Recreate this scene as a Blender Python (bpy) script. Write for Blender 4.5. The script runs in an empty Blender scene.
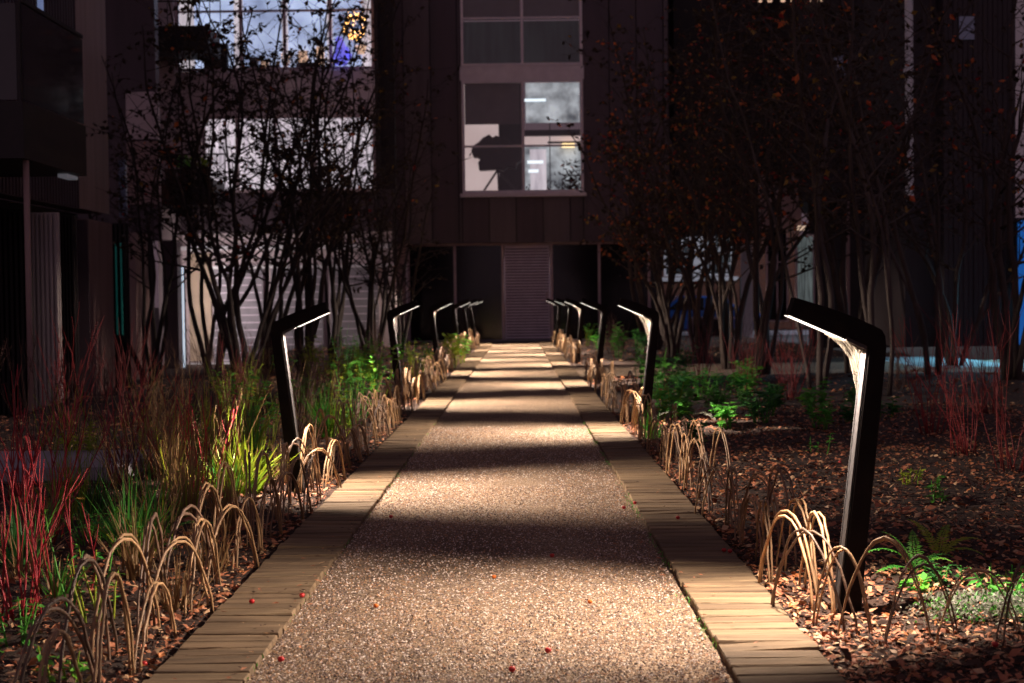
import bpy, math, random
import numpy as np
from mathutils import Vector, Matrix, noise, Quaternion
R = math.radians
random.seed(7)
SC = bpy.context.scene
COL = SC.collection
# ------------------------------------------------------------------ camera
F = 1422.0
PITCH, ROLL, YAW = R(1.752), R(-0.7), R(0.06)
EYE = 1.15
cam_d = bpy.data.cameras.new('camera'); cam = bpy.data.objects.new('camera', cam_d); COL.objects.link(cam)
cam_d.sensor_width = 36; cam_d.lens = 36*F/1024; cam_d.clip_end = 800; cam_d.clip_start = 0.05
CM = Matrix.Rotation(YAW, 4, 'Z') @ Matrix.Rotation(R(90)-PITCH, 4, 'X') @ Matrix.Rotation(ROLL, 4, 'Z')
cam.matrix_world = Matrix.Translation((0, 0, EYE)) @ CM
cam_d.dof.use_dof = True; cam_d.dof.focus_distance = 6.3; cam_d.dof.aperture_fstop = 4.2
SC.camera = cam
# ------------------------------------------------------------------ night sky: faint warm city glow, stronger near the horizon
w = bpy.data.worlds.new('World'); SC.world = w; w.use_nodes = True
nt = w.node_tree; bgn = nt.nodes['Background']
tc = nt.nodes.new('ShaderNodeTexCoord'); sx = nt.nodes.new('ShaderNodeSeparateXYZ'); cr = nt.nodes.new('ShaderNodeValToRGB')
nt.links.new(tc.outputs['Generated'], sx.inputs[0]); nt.links.new(sx.outputs['Z'], cr.inputs[0]); nt.links.new(cr.outputs[0], bgn.inputs[0])
cr.color_ramp.elements[0].position = 0.0; cr.color_ramp.elements[0].color = (0.66, 0.43, 0.53, 1)
cr.color_ramp.elements[1].position = 0.7; cr.color_ramp.elements[1].color = (0.38, 0.27, 0.35, 1)
bgn.inputs[1].default_value = 0.17
mry = nt.nodes.new('ShaderNodeMapRange'); mry.inputs[1].default_value = -1; mry.inputs[2].default_value = 1; mry.inputs[3].default_value = 2.0; mry.inputs[4].default_value = .75
mxy = nt.nodes.new('ShaderNodeMixRGB'); mxy.blend_type = 'MULTIPLY'; mxy.inputs[0].default_value = 1
nt.links.new(sx.outputs['Y'], mry.inputs[0]); nt.links.new(cr.outputs[0], mxy.inputs[1]); nt.links.new(mry.outputs[0], mxy.inputs[2]); nt.links.new(mxy.outputs[0], bgn.inputs[0])   # sky brightened behind the camera, added to lift camera-facing walls
SC.view_settings.view_transform = 'Standard'; SC.view_settings.look = 'None'
SC.view_settings.exposure = 0.0; SC.view_settings.gamma = 1.0
try:
    SC.cycles.use_denoising = True; SC.cycles.denoiser = 'OPENIMAGEDENOISE'
    SC.cycles.max_bounces = 5; SC.cycles.diffuse_bounces = 3; SC.cycles.glossy_bounces = 2
    SC.cycles.transparent_max_bounces = 8; SC.cycles.sample_clamp_indirect = 3; SC.cycles.caustics_reflective = False
    SC.cycles.use_light_tree = True
except Exception: pass
# ------------------------------------------------------------------ helpers
def at(px, py, D):
    """world X and Z of a photo pixel at distance Y = D"""
    v = CM.to_3x3() @ Vector((px-512, 341.5-py, -F))
    return v.x/v.y*D, EYE + v.z/v.y*D
def gx(px, D): return at(px, 298, D)[0]
def gz(py, D, px=512): return at(px, py, D)[1]
def tag(o, label=None, cat=None, group=None, kind=None):
    if label: o['label'] = label
    if cat: o['category'] = cat
    if group: o['group'] = group
    if kind: o['kind'] = kind
    return o
def empty(name, loc, rz=0, parent=None):
    o = bpy.data.objects.new(name, None); COL.objects.link(o); o.location = loc; o.rotation_euler = (0, 0, rz)
    o.empty_display_size = 0.1
    if parent: o.parent = parent
    return o
class MB:
    def __init__(s): s.v = []; s.f = []; s.m = []; s.n = 0
    def add(s, vs, fs, mi=0):
        b = len(s.v); s.v.extend([tuple(p) for p in vs]); s.f.extend([tuple(i+b for i in f) for f in fs]); s.m.extend([mi]*len(fs))
    def box(s, x0, x1, y0, y1, z0, z1, mi=0):
        s.add([(x0,y0,z0),(x1,y0,z0),(x1,y1,z0),(x0,y1,z0),(x0,y0,z1),(x1,y0,z1),(x1,y1,z1),(x0,y1,z1)],
              [(0,3,2,1),(4,5,6,7),(0,1,5,4),(1,2,6,5),(2,3,7,6),(3,0,4,7)], mi)
    def tube(s, pts, rad, n=5, mi=0, cap=True):
        pts = [Vector(p) for p in pts]; k = len(pts)
        if not hasattr(rad, '__len__'): rad = [rad]*k
        t0 = (pts[1]-pts[0]).normalized()
        up = Vector((0,0,1)) if abs(t0.z) < .9 else Vector((1,0,0))
        u = t0.cross(up).normalized(); vs = []
        for i, p in enumerate(pts):
            t = (pts[min(i+1,k-1)]-pts[max(i-1,0)])
            if t.length < 1e-9: t = t0
            t.normalize(); u = (u - t*u.dot(t))
            if u.length < 1e-6: u = t.orthogonal()
            u.normalize(); w_ = t.cross(u)
            for j in range(n):
                a = 2*math.pi*j/n; vs.append(p + (u*math.cos(a)+w_*math.sin(a))*rad[i])
        fs = []
        for i in range(k-1):
            for j in range(n):
                a = i*n+j; b = i*n+(j+1)%n; fs.append((a, b, b+n, a+n))
        if cap: fs.append(tuple(range(n))[::-1]); fs.append(tuple((k-1)*n+j for j in range(n)))
        s.add(vs, fs, mi)
    def prism(s, poly, y0, y1, mi=0):          # polygon in XZ, extruded along Y
        n = len(poly); vs = [(x, y0, z) for x, z in poly]+[(x, y1, z) for x, z in poly]
        s.add(vs, [tuple(range(n)), tuple(range(2*n-1, n-1, -1))]+[(i, i+n, (i+1) % n+n, (i+1) % n) for i in range(n)], mi)
    def leaf(s, p, d, L, W, mi=0, up=None, fold=.25):
        d = d.normalized(); up = up or Vector((random.gauss(0,1), random.gauss(0,1), random.gauss(0,1)))
        side = d.cross(up)
        if side.length < 1e-4: side = d.orthogonal()
        side.normalize(); nrm = side.cross(d)
        a = p; t = p+d*L; m = p+d*L*.45-nrm*W*fold
        s.add([a, m+side*W*.5+nrm*W*fold, t-nrm*L*.12, m-side*W*.5+nrm*W*fold, m], [(0,1,4),(1,2,4),(2,3,4),(3,0,4)], mi)
    def blade(s, p, d, L, W, droop, mi=0, seg=5):
        d = Vector(d).normalized(); side = Vector((-d.y, d.x, 0))
        if side.length < 1e-3: side = Vector((1,0,0))
        side = (side.normalized()+Vector((random.gauss(0,.3),random.gauss(0,.3),random.gauss(0,.2)))).normalized()
        vs = []; q = Vector(p); dd = d.copy()
        for i in range(seg+1):
            t = i/seg; wd = W*(1-t**1.6)*.5+.0004
            vs += [q-side*wd, q+side*wd]; q = q+dd*(L/seg); dd = (dd+Vector((0,0,-droop/seg))).normalized()
        s.add(vs, [(2*i, 2*i+1, 2*i+3, 2*i+2) for i in range(seg)], mi)
    def build(s, name, mats, parent=None, smooth=False, kind=None, loc=None):
        me = bpy.data.meshes.new(name); me.from_pydata(s.v, [], s.f)
        if not isinstance(mats, (list, tuple)): mats = [mats]
        for m in mats: me.materials.append(m)
        if len(mats) > 1: me.polygons.foreach_set('material_index', s.m)
        if smooth: me.polygons.foreach_set('use_smooth', [True]*len(s.f))
        me.update(); o = bpy.data.objects.new(name, me); COL.objects.link(o)
        if parent: o.parent = parent
        if kind: o['kind'] = kind
        if loc: o.location = loc
        return o
def boxobj(name, m, parent, *b):
    q = MB(); q.box(*b); return q.build(name, m, parent)
MATS = {}
def mat(name, col, rough=.7, col2=None, scale=8, bump=0, bscale=40, metal=0, emit=None, estr=0, spec=.5, stretch=None, detail=4, sss=0):
    m = bpy.data.materials.new(name); m.use_nodes = True; n = m.node_tree.nodes; l = m.node_tree.links
    b = n['Principled BSDF']; b.inputs['Base Color'].default_value = (*col, 1); b.inputs['Roughness'].default_value = rough
    b.inputs['Metallic'].default_value = metal; b.inputs['Specular IOR Level'].default_value = spec
    t = n.new('ShaderNodeTexCoord'); mp = n.new('ShaderNodeMapping'); l.new(t.outputs['Object'], mp.inputs[0])
    if stretch: mp.inputs['Scale'].default_value = stretch
    if col2:
        nz = n.new('ShaderNodeTexNoise'); nz.inputs['Scale'].default_value = scale; nz.inputs['Detail'].default_value = detail
        r = n.new('ShaderNodeValToRGB'); r.color_ramp.elements[0].position = .32; r.color_ramp.elements[1].position = .68
        r.color_ramp.elements[0].color = (*col, 1); r.color_ramp.elements[1].color = (*col2, 1)
        l.new(mp.outputs[0], nz.inputs['Vector']); l.new(nz.outputs[0], r.inputs[0]); l.new(r.outputs[0], b.inputs['Base Color'])
        if estr: l.new(r.outputs[0], b.inputs['Emission Color'])
    elif emit: b.inputs['Emission Color'].default_value = (*emit, 1)
    b.inputs['Emission Strength'].default_value = estr
    if bump:
        nb = n.new('ShaderNodeTexNoise'); nb.inputs['Scale'].default_value = bscale; nb.inputs['Detail'].default_value = 5
        bp = n.new('ShaderNodeBump'); bp.inputs['Strength'].default_value = bump; bp.inputs['Distance'].default_value = .01
        l.new(mp.outputs[0], nb.inputs['Vector']); l.new(nb.outputs[0], bp.inputs['Height']); l.new(bp.outputs[0], b.inputs['Normal'])
    MATS[name] = m; return m
def thin_leaf(name, col, col2, rough=.5, scale=6, trans=.35):
    m = mat(name, col, rough, col2, scale)
    n = m.node_tree.nodes; l = m.node_tree.links; b = n['Principled BSDF']; out = n['Material Output']
    tr = n.new('ShaderNodeBsdfTranslucent'); mx = n.new('ShaderNodeMixShader'); mx.inputs[0].default_value = trans
    l.new(b.inputs['Base Color'].links[0].from_socket, tr.inputs[0]); l.new(b.outputs[0], mx.inputs[1]); l.new(tr.outputs[0], mx.inputs[2]); l.new(mx.outputs[0], out.inputs[0])
    return m
# materials -------------------------------------------------------
M_bark = mat('bark', (.040,.027,.024), .85, (.080,.055,.048), 14, .6, 40, stretch=(1,1,.25))
M_barkd = mat('dark_bark', (.022,.015,.015), .85, (.045,.032,.030), 14, .6, 40, stretch=(1,1,.25))
M_bark2 = mat('pale_bark', (.10,.075,.07), .8, (.05,.035,.03), 10, .6, 40, stretch=(1,1,.2))
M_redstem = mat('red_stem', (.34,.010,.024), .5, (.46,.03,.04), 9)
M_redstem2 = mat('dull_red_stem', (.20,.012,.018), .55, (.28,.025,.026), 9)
M_dark_twig = mat('dark_twig', (.04,.018,.016), .8, (.10,.04,.03), 9)
M_dleaf = thin_leaf('dark_leaf', (.030,.022,.014), (.055,.030,.018))
M_oleaf = thin_leaf('orange_leaf', (.80,.24,.05), (.60,.10,.04))
M_yleaf = thin_leaf('yellow_leaf', (.42,.27,.05), (.30,.15,.03))
M_rleaf = thin_leaf('red_leaf', (.35,.02,.02), (.2,.02,.02))
M_gleaf = thin_leaf('green_leaf', (.06,.30,.04), (.13,.40,.04))
M_gleaf2 = thin_leaf('bright_green_leaf', (.07,.45,.07), (.22,.50,.04))
M_lime = thin_leaf('lime_leaf', (.42,.46,.03), (.20,.38,.03))
M_dgleaf = thin_leaf('deep_green_leaf', (.03,.16,.04), (.06,.22,.045))
M_straw = thin_leaf('straw', (.36,.22,.10), (.22,.12,.05))
M_silver = thin_leaf('silver_leaf', (.45,.44,.38), (.25,.27,.2))
M_cane = mat('cane', (.56,.34,.17), .5, (.30,.17,.09), 16, .4, 60, stretch=(1,1,.4))
M_cane2 = mat('dark_cane', (.22,.13,.085), .55, (.13,.075,.05), 12, .4, 60)
M_plate = mat('galvanised_steel', (.05,.046,.05), .6, (.022,.02,.021), 60, .3, 140, metal=.2)
M_body = mat('dark_weathered_steel', (.006,.004,.005), .8, (.010,.007,.007), 12, .3, 40, spec=.12)
M_led = mat('led_diffuser', (.9,.85,.8), .4, emit=(1,.88,.76), estr=3)
M_web = mat('spider_silk', (.22,.19,.155), .6, (.12,.10,.08), 20)
M_litter = [mat('litter_brown', (.34,.11,.055), .65, (.50,.20,.10), 15), mat('litter_dark', (.045,.022,.015), .85, (.09,.04,.025), 15),
            mat('litter_tan', (.60,.38,.22), .6, (.44,.25,.13), 15), mat('litter_orange', (.50,.19,.06), .6, (.38,.11,.03), 15)]
M_berry = mat('berry_skin', (.55,.025,.02), .3, (.40,.015,.02), 30)
M_berryo = mat('orange_berry_skin', (.65,.2,.02), .35, (.6,.12,.02), 30)
M_clad = mat('brown_cladding', (.090,.060,.078), .5, (.068,.046,.060), 1.2, stretch=(3,3,.3))
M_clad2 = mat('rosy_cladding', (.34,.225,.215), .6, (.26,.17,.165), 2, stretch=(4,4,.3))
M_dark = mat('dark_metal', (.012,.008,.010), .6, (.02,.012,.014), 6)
M_frame = mat('window_frame', (.55,.42,.45), .45, (.48,.36,.39), 5)
M_blackglass = mat('dark_glass', (.008,.006,.008), .12, (.012,.008,.010), 3, spec=.5)
M_render = mat('pale_render', (.66,.56,.58), .8, (.58,.48,.50), 2.5, .2, 60)
M_slab = mat('concrete', (.34,.31,.35), .8, (.26,.24,.27), 4, .4, 50)
M_paleslab = mat('pale_paving', (.42,.45,.48), .6, (.33,.36,.4), 3, .2, 50)
M_door = mat('louvre_metal', (.80,.70,.80), .5, (.68,.58,.68), 3)
M_shade = mat('roller_blind', (.17,.14,.15), .8, (.13,.11,.115), 2)
M_white = mat('white_paint', (.85,.85,.87), .5, (.74,.74,.78), 6)
M_corr = mat('corrugated_white', (.62,.54,.54), .5, (.46,.40,.40), 4, stretch=(1,1,.2))
M_ground = mat('far_ground', (.045,.032,.03), .9, (.03,.022,.02), 3, .5, 30)
def lit(name, c1, c2, s, scale=3, stretch=None): return mat(name, c1, .8, c2, scale, estr=s, stretch=stretch)
M_cream = lit('lit_cream_wall', (.62,.48,.47), (.52,.39,.38), .85, 1)
M_lroom = lit('lit_cool_room', (.56,.60,.64), (.09,.10,.115), .8, 2.2)
M_lcurt = lit('lit_curtain', (.62,.56,.60), (.34,.30,.34), 1.0, 2, stretch=(2,1,.5))
M_lblue = lit('lit_blue_room', (.50,.60,.84), (.20,.25,.40), 1.0, 1.1)
M_lsoft = lit('lit_net_curtain', (.16,.19,.19), (.03,.035,.035), .6, 3, stretch=(9,1,.5))
for m_ in (M_cane, M_cane2, M_redstem, M_redstem2):      # every cane its own tone
    n = m_.node_tree.nodes; l = m_.node_tree.links; b = n['Principled BSDF']; src = b.inputs['Base Color'].links[0].from_socket
    oi = n.new('ShaderNodeObjectInfo'); mr_ = n.new('ShaderNodeMapRange'); mr_.inputs[3].default_value = .5; mr_.inputs[4].default_value = 1.15; l.new(oi.outputs['Random'], mr_.inputs[0])
    mm = n.new('ShaderNodeMixRGB'); mm.blend_type = 'MULTIPLY'; mm.inputs[0].default_value = 1; l.new(src, mm.inputs[1]); l.new(mr_.outputs[0], mm.inputs[2]); l.new(mm.outputs[0], b.inputs['Base Color'])
# ------------------------------------------------------------------ ground and path
def lx(y): return -1.11 + .0098*(y-5)      # outer edge of the left planks
RX = .955
def hground(x, y):
    n = noise.noise(Vector((x*1.1, y*1.1, 3)))*.035 + noise.noise(Vector((x*4, y*4, 9)))*.012
    if lx(y)+.05 < x < RX-.05: return -.035
    d = (lx(y)-x) if x < 0 else (x-RX)
    if x > 0 and 19.9 < y < 24.1: return -.02
    h = .0 + .045*min(1, d/.6) + n*min(1, d/.25)
    edge = 5.0 if x < 0 else 6.4
    if abs(x) > edge: h += (-.3-h)*min(1, (abs(x)-edge)/.8)
    if y > 36.6: h = min(h, 0) - .0
    return h
M_soil = mat('bark_mulch', (.020,.010,.008), .95, (.06,.03,.02), 22, 1.0, 70)
q = MB()
xs = np.concatenate([np.arange(-13, -6.2, .5), np.arange(-6.2, 7.6, .115), np.arange(7.6, 16, .5)]); ys = np.concatenate([np.arange(1, 12, .11), np.arange(12, 41.6, .25)])
nx, ny = len(xs), len(ys)
q.v = [(x, y, hground(x, y)) for y in ys for x in xs]
q.f = [(j*nx+i, j*nx+i+1, (j+1)*nx+i+1, (j+1)*nx+i) for j in range(ny-1) for i in range(nx-1)]; q.m = [0]*len(q.f)
q.build('planting_bed_ground', M_soil, smooth=True, kind='structure')
boxobj('ground', M_ground, None, -200, 200, -150, 400, -.9, -.34)['kind'] = 'structure'
# gravel
mg = mat('gravel', (.3,.25,.22), .85); n = mg.node_tree.nodes; l = mg.node_tree.links; b = n['Principled BSDF']
t = n.new('ShaderNodeTexCoord'); v = n.new('ShaderNodeTexVoronoi'); v.inputs['Scale'].default_value = 135; l.new(t.outputs['Object'], v.inputs['Vector'])
r = n.new('ShaderNodeValToRGB'); e = r.color_ramp.elements; e[0].color = (.05,.027,.022,1); e[1].color = (.74,.60,.47,1); e.new(.45).color = (.28,.18,.115,1); e.new(.68).color = (.40,.265,.16,1)
l.new(v.outputs['Color'], r.inputs[0])
nz = n.new('ShaderNodeTexNoise'); nz.inputs['Scale'].default_value = 1.3; nz.inputs['Detail'].default_value = 8; l.new(t.outputs['Object'], nz.inputs['Vector'])
mr = n.new('ShaderNodeMapRange'); mr.inputs[1].default_value = .3; mr.inputs[2].default_value = .7; mr.inputs[3].default_value = .55; mr.inputs[4].default_value = 1.1; l.new(nz.outputs[0], mr.inputs[0])
mx = n.new('ShaderNodeMixRGB'); mx.blend_type = 'MULTIPLY'; mx.inputs[0].default_value = 1; l.new(r.outputs[0], mx.inputs[1]); l.new(mr.outputs[0], mx.inputs[2]); l.new(mx.outputs[0], b.inputs['Base Color'])
v2 = n.new('ShaderNodeTexVoronoi'); v2.inputs['Scale'].default_value = 135; l.new(t.outputs['Object'], v2.inputs['Vector'])
bp = n.new('ShaderNodeBump'); bp.inputs['Strength'].default_value = 1; bp.inputs['Distance'].default_value = .006; bp.invert = True; l.new(v2.outputs['Distance'], bp.inputs['Height']); l.new(bp.outputs[0], b.inputs['Normal'])
q = MB(); N = 70
for i in range(N):
    y = 1+i*(36.6-1)/(N-1); w2 = .295
    for k in range(9):
        x = lx(y)+w2-.05 + (RX-.31-lx(y)-w2+.10)*k/8
        q.v.append((x+(.015*noise.noise(Vector((0, y*2, k))) if k in (0,8) else 0), y, .002+.012*noise.noise(Vector((x*2, y*2, 0)))-.006*abs(k-4)/4))
q.f = [(j*9+i, j*9+i+1, (j+1)*9+i+1, (j+1)*9+i) for j in range(N-1) for i in range(8)]; q.m = [0]*len(q.f)
q.build('gravel_path', mg, smooth=True, kind='structure')
q = MB(); q.box(RX+.0, 13, 20.2, 23.8, -.1, .012); q.build('side_path', mg, kind='structure')
# loose stones on the gravel
def scatter(name, n, fx, fy, size, mats, z, kind='stuff', flat=.7):
    rng = np.random.default_rng(5); base = np.array([(1,0,0),(-1,0,0),(0,1,0),(0,-1,0),(0,0,1),(0,0,-1)], float)
    F0 = np.array([(0,2,4),(2,1,4),(1,3,4),(3,0,4),(2,0,5),(1,2,5),(3,1,5),(0,3,5)])
    V = np.empty((n,6,3)); ctr = np.empty((n,3))
    for i in range(n):
        y = fy(rng); x = fx(rng, y); s = size*rng.uniform(.5,1.3)
        p = base*rng.uniform(.6,1.2,(6,1))*s; p[:,2] *= flat; a = rng.uniform(0,6.3)
        c, s_ = math.cos(a), math.sin(a); V[i] = np.stack([p[:,0]*c-p[:,1]*s_+x, p[:,0]*s_+p[:,1]*c+y, p[:,2]+z+.2*s], 1)
    FF = (F0[None]+np.arange(n)[:,None,None]*6).reshape(-1,3)
    me = bpy.data.meshes.new(name); me.from_pydata(V.reshape(-1,3).tolist(), [], FF.tolist())
    for m in mats: me.materials.append(m)
    me.polygons.foreach_set('material_index', np.repeat(rng.integers(0, len(mats), n), 8).tolist()); me.update()
    o = bpy.data.objects.new(name, me); COL.objects.link(o); o['kind'] = kind; return o
st = [mat('stone_light', (.85,.76,.70), .7, (.6,.45,.36), 40), mat('stone_orange', (.52,.30,.17), .7, (.38,.21,.12), 40), mat('stone_mid', (.33,.245,.21), .8, (.22,.155,.13), 40), mat('stone_dark', (.13,.09,.075), .8, (.18,.12,.10), 40)]
o = scatter('loose_stones', 60000, lambda g, y: g.uniform(lx(y)+.30, RX-.32), lambda g: 3.7+9*g.random()**1.7, .0046, st, .003)
tag(o, 'small pale stones lying loose over the gravel path', 'gravel')
# sleepers: planks laid across both edges of the path
M_wood = [mat('plank_a', (.25,.165,.095), .85, (.11,.070,.040), 7, .7, 45, stretch=(.35,3,1)), mat('plank_b', (.20,.132,.076), .85, (.09,.057,.034), 7, .7, 45, stretch=(.35,3,1)), mat('plank_c', (.28,.19,.108), .85, (.14,.092,.052), 7, .7, 45, stretch=(.35,3,1))]
for side in (-1, 1):
    q = MB(); y = 1.0; k = 0; off = 0
    while y < 36.6:
        d = .098+random.uniform(-.006,.006)
        if k % 26 == 0: off = random.uniform(-.012,.012)
        k += 1
        if side < 0: x0 = lx(y)+off+random.gauss(0,.0018); x1 = x0+.295
        else: x1 = RX+off+random.gauss(0,.0018); x0 = x1-.31
        z = .020+random.gauss(0,.0022); tl = random.gauss(0,.0015); y1 = y+d-random.uniform(.005,.014)
        c = .004; mi = random.choice((0,0,1,1,2))
        zz = [z+tl, z-tl]
        vs = [(x0,y,-.05),(x1,y,-.05),(x1,y1,-.05),(x0,y1,-.05),(x0,y,z-c),(x1,y,z-c),(x1,y1,z-c),(x0,y1,z-c),(x0+c,y+c,zz[0]),(x1-c,y+c,zz[1]),(x1-c,y1-c,zz[1]),(x0+c,y1-c,zz[0])]
        q.add(vs, [(0,1,5,4),(1,2,6,5),(2,3,7,6),(3,0,4,7),(4,5,9,8),(5,6,10,9),(6,7,11,10),(7,4,8,11),(8,9,10,11)], mi)
        y += d
    q.build('plank_edging', M_wood, kind='structure')
# leaf litter
def litter(name, n, fxy, smin, smax, w, zoff=.004):
    q = MB()
    for i in range(n):
        x, y = fxy()
        z = hground(x, y)+zoff+random.random()*.018
        a = random.uniform(0, 6.28); d = Vector((math.cos(a), math.sin(a), random.gauss(0,.35)))
        L = smin+(smax-smin)*random.random()**1.6; L *= (1.9 if random.random() < .03 else 1); W = L*random.uniform(.25,.7)
        q.leaf(Vector((x,y,z)), d, L, W, random.choices((0,1,2,3), w)[0], up=Vector((random.gauss(0,.45), random.gauss(0,.45), 1)), fold=random.uniform(-.3,.35))
    return q.build(name, M_litter, kind='stuff')
def fr():
    y = 3.4+10.5*random.random()**1.5; return RX+.02+4.2*random.random()**1.3*(y/9+.25), y
def fl():
    y = 3.4+10.5*random.random()**1.5; return lx(y)-.02-3.6*random.random()**1.3*(y/9+.25), y
tag(litter('leaf_litter', 50000, fr, .014, .052, (5,4,2.0,.8)), 'fallen brown leaves and bark chips covering the right bed', 'leaf litter')
tag(litter('leaf_litter', 30000, fl, .014, .052, (5,4,1.8,.6)), 'fallen brown leaves and bark chips covering the left bed', 'leaf litter')
def ff():
    s = random.choice((-1,1)); y = random.uniform(13, 36)
    return (RX+.1+random.random()**1.4*5.0) if s > 0 else (lx(y)-.1-random.random()**1.4*4.0), y
def ff2():
    while 1:
        x, y = ff()
        if not (x > 0 and 19.9 < y < 24.1): return x, y
tag(litter('leaf_litter', 12000, ff2, .03, .08, (5,5,1.5,.8)), 'fallen leaves under the trees at the far beds', 'leaf litter')
# ------------------------------------------------------------------ lamps
def lamp(side, y, xc, label, web, power):
    """side +1 = right of the path; xc = X of the inner corner of the elbow"""
    xb = xc - side*.11
    t = empty('path_lamp', (xb, y, 0)); tag(t, label, 'path lamp', 'leaning path lamps along both edges')
    sgn = side
    P = lambda pts: [(sgn*x, z) for x, z in pts][::sgn]
    q = MB(); q.prism(P([(0,-.12),(.086,-.12),(.080,0),(.098,.2),(.170,.90),(.175,.955),(.172,1.000),(.160,1.022),(.135,1.036),(.06,1.070),(-.02,1.100),(-.146,1.140),(-.152,1.121),(.035,1.036),(.035,.998),(.105,.967),(.112,.945),(.004,0)]), -.038, .038)
    ob = q.build('post', M_body, t)
    bv = ob.modifiers.new('bevel', 'BEVEL'); bv.width = .003; bv.segments = 2; bv.limit_method = 'ANGLE'
    for a, b_ in ((-.0374,-.026),(.026,.0374)):      # the two cheeks of the light channel
        q = MB(); q.prism(P([(-.169,1.0770),(.0305,.9895),(.050,1.040),(-.147,1.130)]), a, b_); q.build('cheek', M_body, t)
    q = MB()   # two pale steel edge strips with a recessed face on the inner side of the post
    for a, b_ in ((-.036,-.026),(.026,.036)):
        q.prism(P([(-.004,.02),(.001,.02),(.109,.945),(.104,.953)]), a, b_)
    q.prism(P([(-.0015,.02),(.001,.02),(.109,.945),(.1065,.948)]), -.025, .025)
    q.build('edge_strip', M_plate, t)
    q = MB(); q.prism(P([(.104,.953),(.1085,.9645),(.034,.9985),(.034,.987)]), -.036, .036)
    q.build('head_plate', M_plate, t)
    for a, b_ in ((-.0392,-.0335),(.0335,.0392)):
        q = MB(); q.prism(P([(.016,.9930),(.0165,.9953),(-.1685,1.0768),(-.1695,1.0746)]), a, b_); q.build('light_edge', M_led, t)
    q = MB(); q.prism(P([(-.1692,1.0765),(-.165,1.0752),(-.148,1.1215),(-.1525,1.1225)]), -.0255, .0255); q.build('end_cap', M_body, t)
    # two rows of lenses in the channel: one throws across the path, one over the bed
    for px_, pz_, tx_, tz_, f_ in ((-.050, 1.0685, -.965, -.26, 1.05), (-.120, 1.0995, .93, -.37, .85)):
        ld = bpy.data.lights.new('lamp_light', 'AREA'); ld.shape = 'RECTANGLE'; ld.size = .012; ld.size_y = .018; ld.energy = power*f_
        ld.color = (1, .82, .655)
        lo = bpy.data.objects.new('lamp_light', ld); COL.objects.link(lo); lo.parent = t
        nrm = Vector((sgn*tx_, 0, tz_)).normalized(); zax = -nrm; yax = Vector((0,1,0)); xax = yax.cross(zax)
        lo.location = Vector((sgn*px_, 0, pz_))
        lo.rotation_euler = Matrix((xax, yax, zax)).transposed().to_euler()
    if web:
        rnd = random.Random(int(y*10)); q = MB()
        A0 = lambda s: Vector((sgn*(.100-.17*s*web), rnd.uniform(-.03,.03), .955+.072*s*web))
        B0 = lambda s: Vector((sgn*(.106-.024*s*web), rnd.uniform(-.03,.03), .945-.21*s*web))
        for i in range(int(34*min(1.3,web+.3))):
            s = rnd.random(); a = A0(s); b_ = B0(min(1, s*rnd.uniform(.6,1.2))); mid = (a+b_)/2 + Vector((sgn*.03*s, 0, .03*s))
            q.tube([a, (a+mid)/2+Vector((sgn*.004,0,.008)), mid, b_], rnd.uniform(.00018,.0004), 3)
        for i in range(int(80*web)):
            s = rnd.random(); a = A0(s); b_ = B0(s); f = rnd.random(); p = a.lerp(b_, f)+Vector((sgn*.06*s*4*f*(1-f), 0, .06*s*4*f*(1-f)))
            dd = Vector((rnd.gauss(0,1), rnd.gauss(0,1), rnd.gauss(0,1))); q.leaf(p, dd, rnd.uniform(.003,.010), .004)
        q.build('cobweb', M_web, t)
    return t
PW = 118.0
for a in [(1,5.05,1.25,'nearest and largest dark leaning lamp on the right edge, cobweb in its elbow',.8),
          (1,12.0,1.165,'second leaning lamp on the right edge, with a ragged cobweb below its tip',.95),
          (1,18.7,1.17,'third leaning lamp on the right edge, standing in front of the side path',0),
          (1,24.4,1.165,'fourth leaning lamp on the right edge, cobwebbed, just past the side path',.9),
          (1,28.7,1.13,'fifth leaning lamp on the right edge, second from the building end',.3),
          (1,32.7,1.04,'farthest leaning lamp on the right edge, close to the louvred door',0),
          (-1,1.6,-1.45,'assumed unseen leaning lamp on the left edge nearest the camera, before the foreground hoops',0),  # out of view; assumed from the staggered row, added to light the foreground
          (-1,8.45,-1.37,'large leaning lamp on the left edge beside the lime green grass clump',.2),
          (-1,15.4,-1.30,'leaning lamp on the left edge beside the tall bright green plant',.55),
          (-1,21.6,-1.21,'third leaning lamp from the front on the left edge, cobweb under its tip',.7),
          (-1,26.5,-1.08,'leaning lamp on the left edge behind the small lime shrub',0),
          (-1,30.8,-1.04,'leaning lamp on the left edge, second from the building end',0),
          (-1,34.6,-1.01,'farthest leaning lamp on the left edge, by the dark storefront',0)]:
    lamp(a[0], a[1], a[2], a[3], a[4], PW*(1.0 if a[1] < 6 else 1.12 if a[1] < 10 else 1.3))
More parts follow.
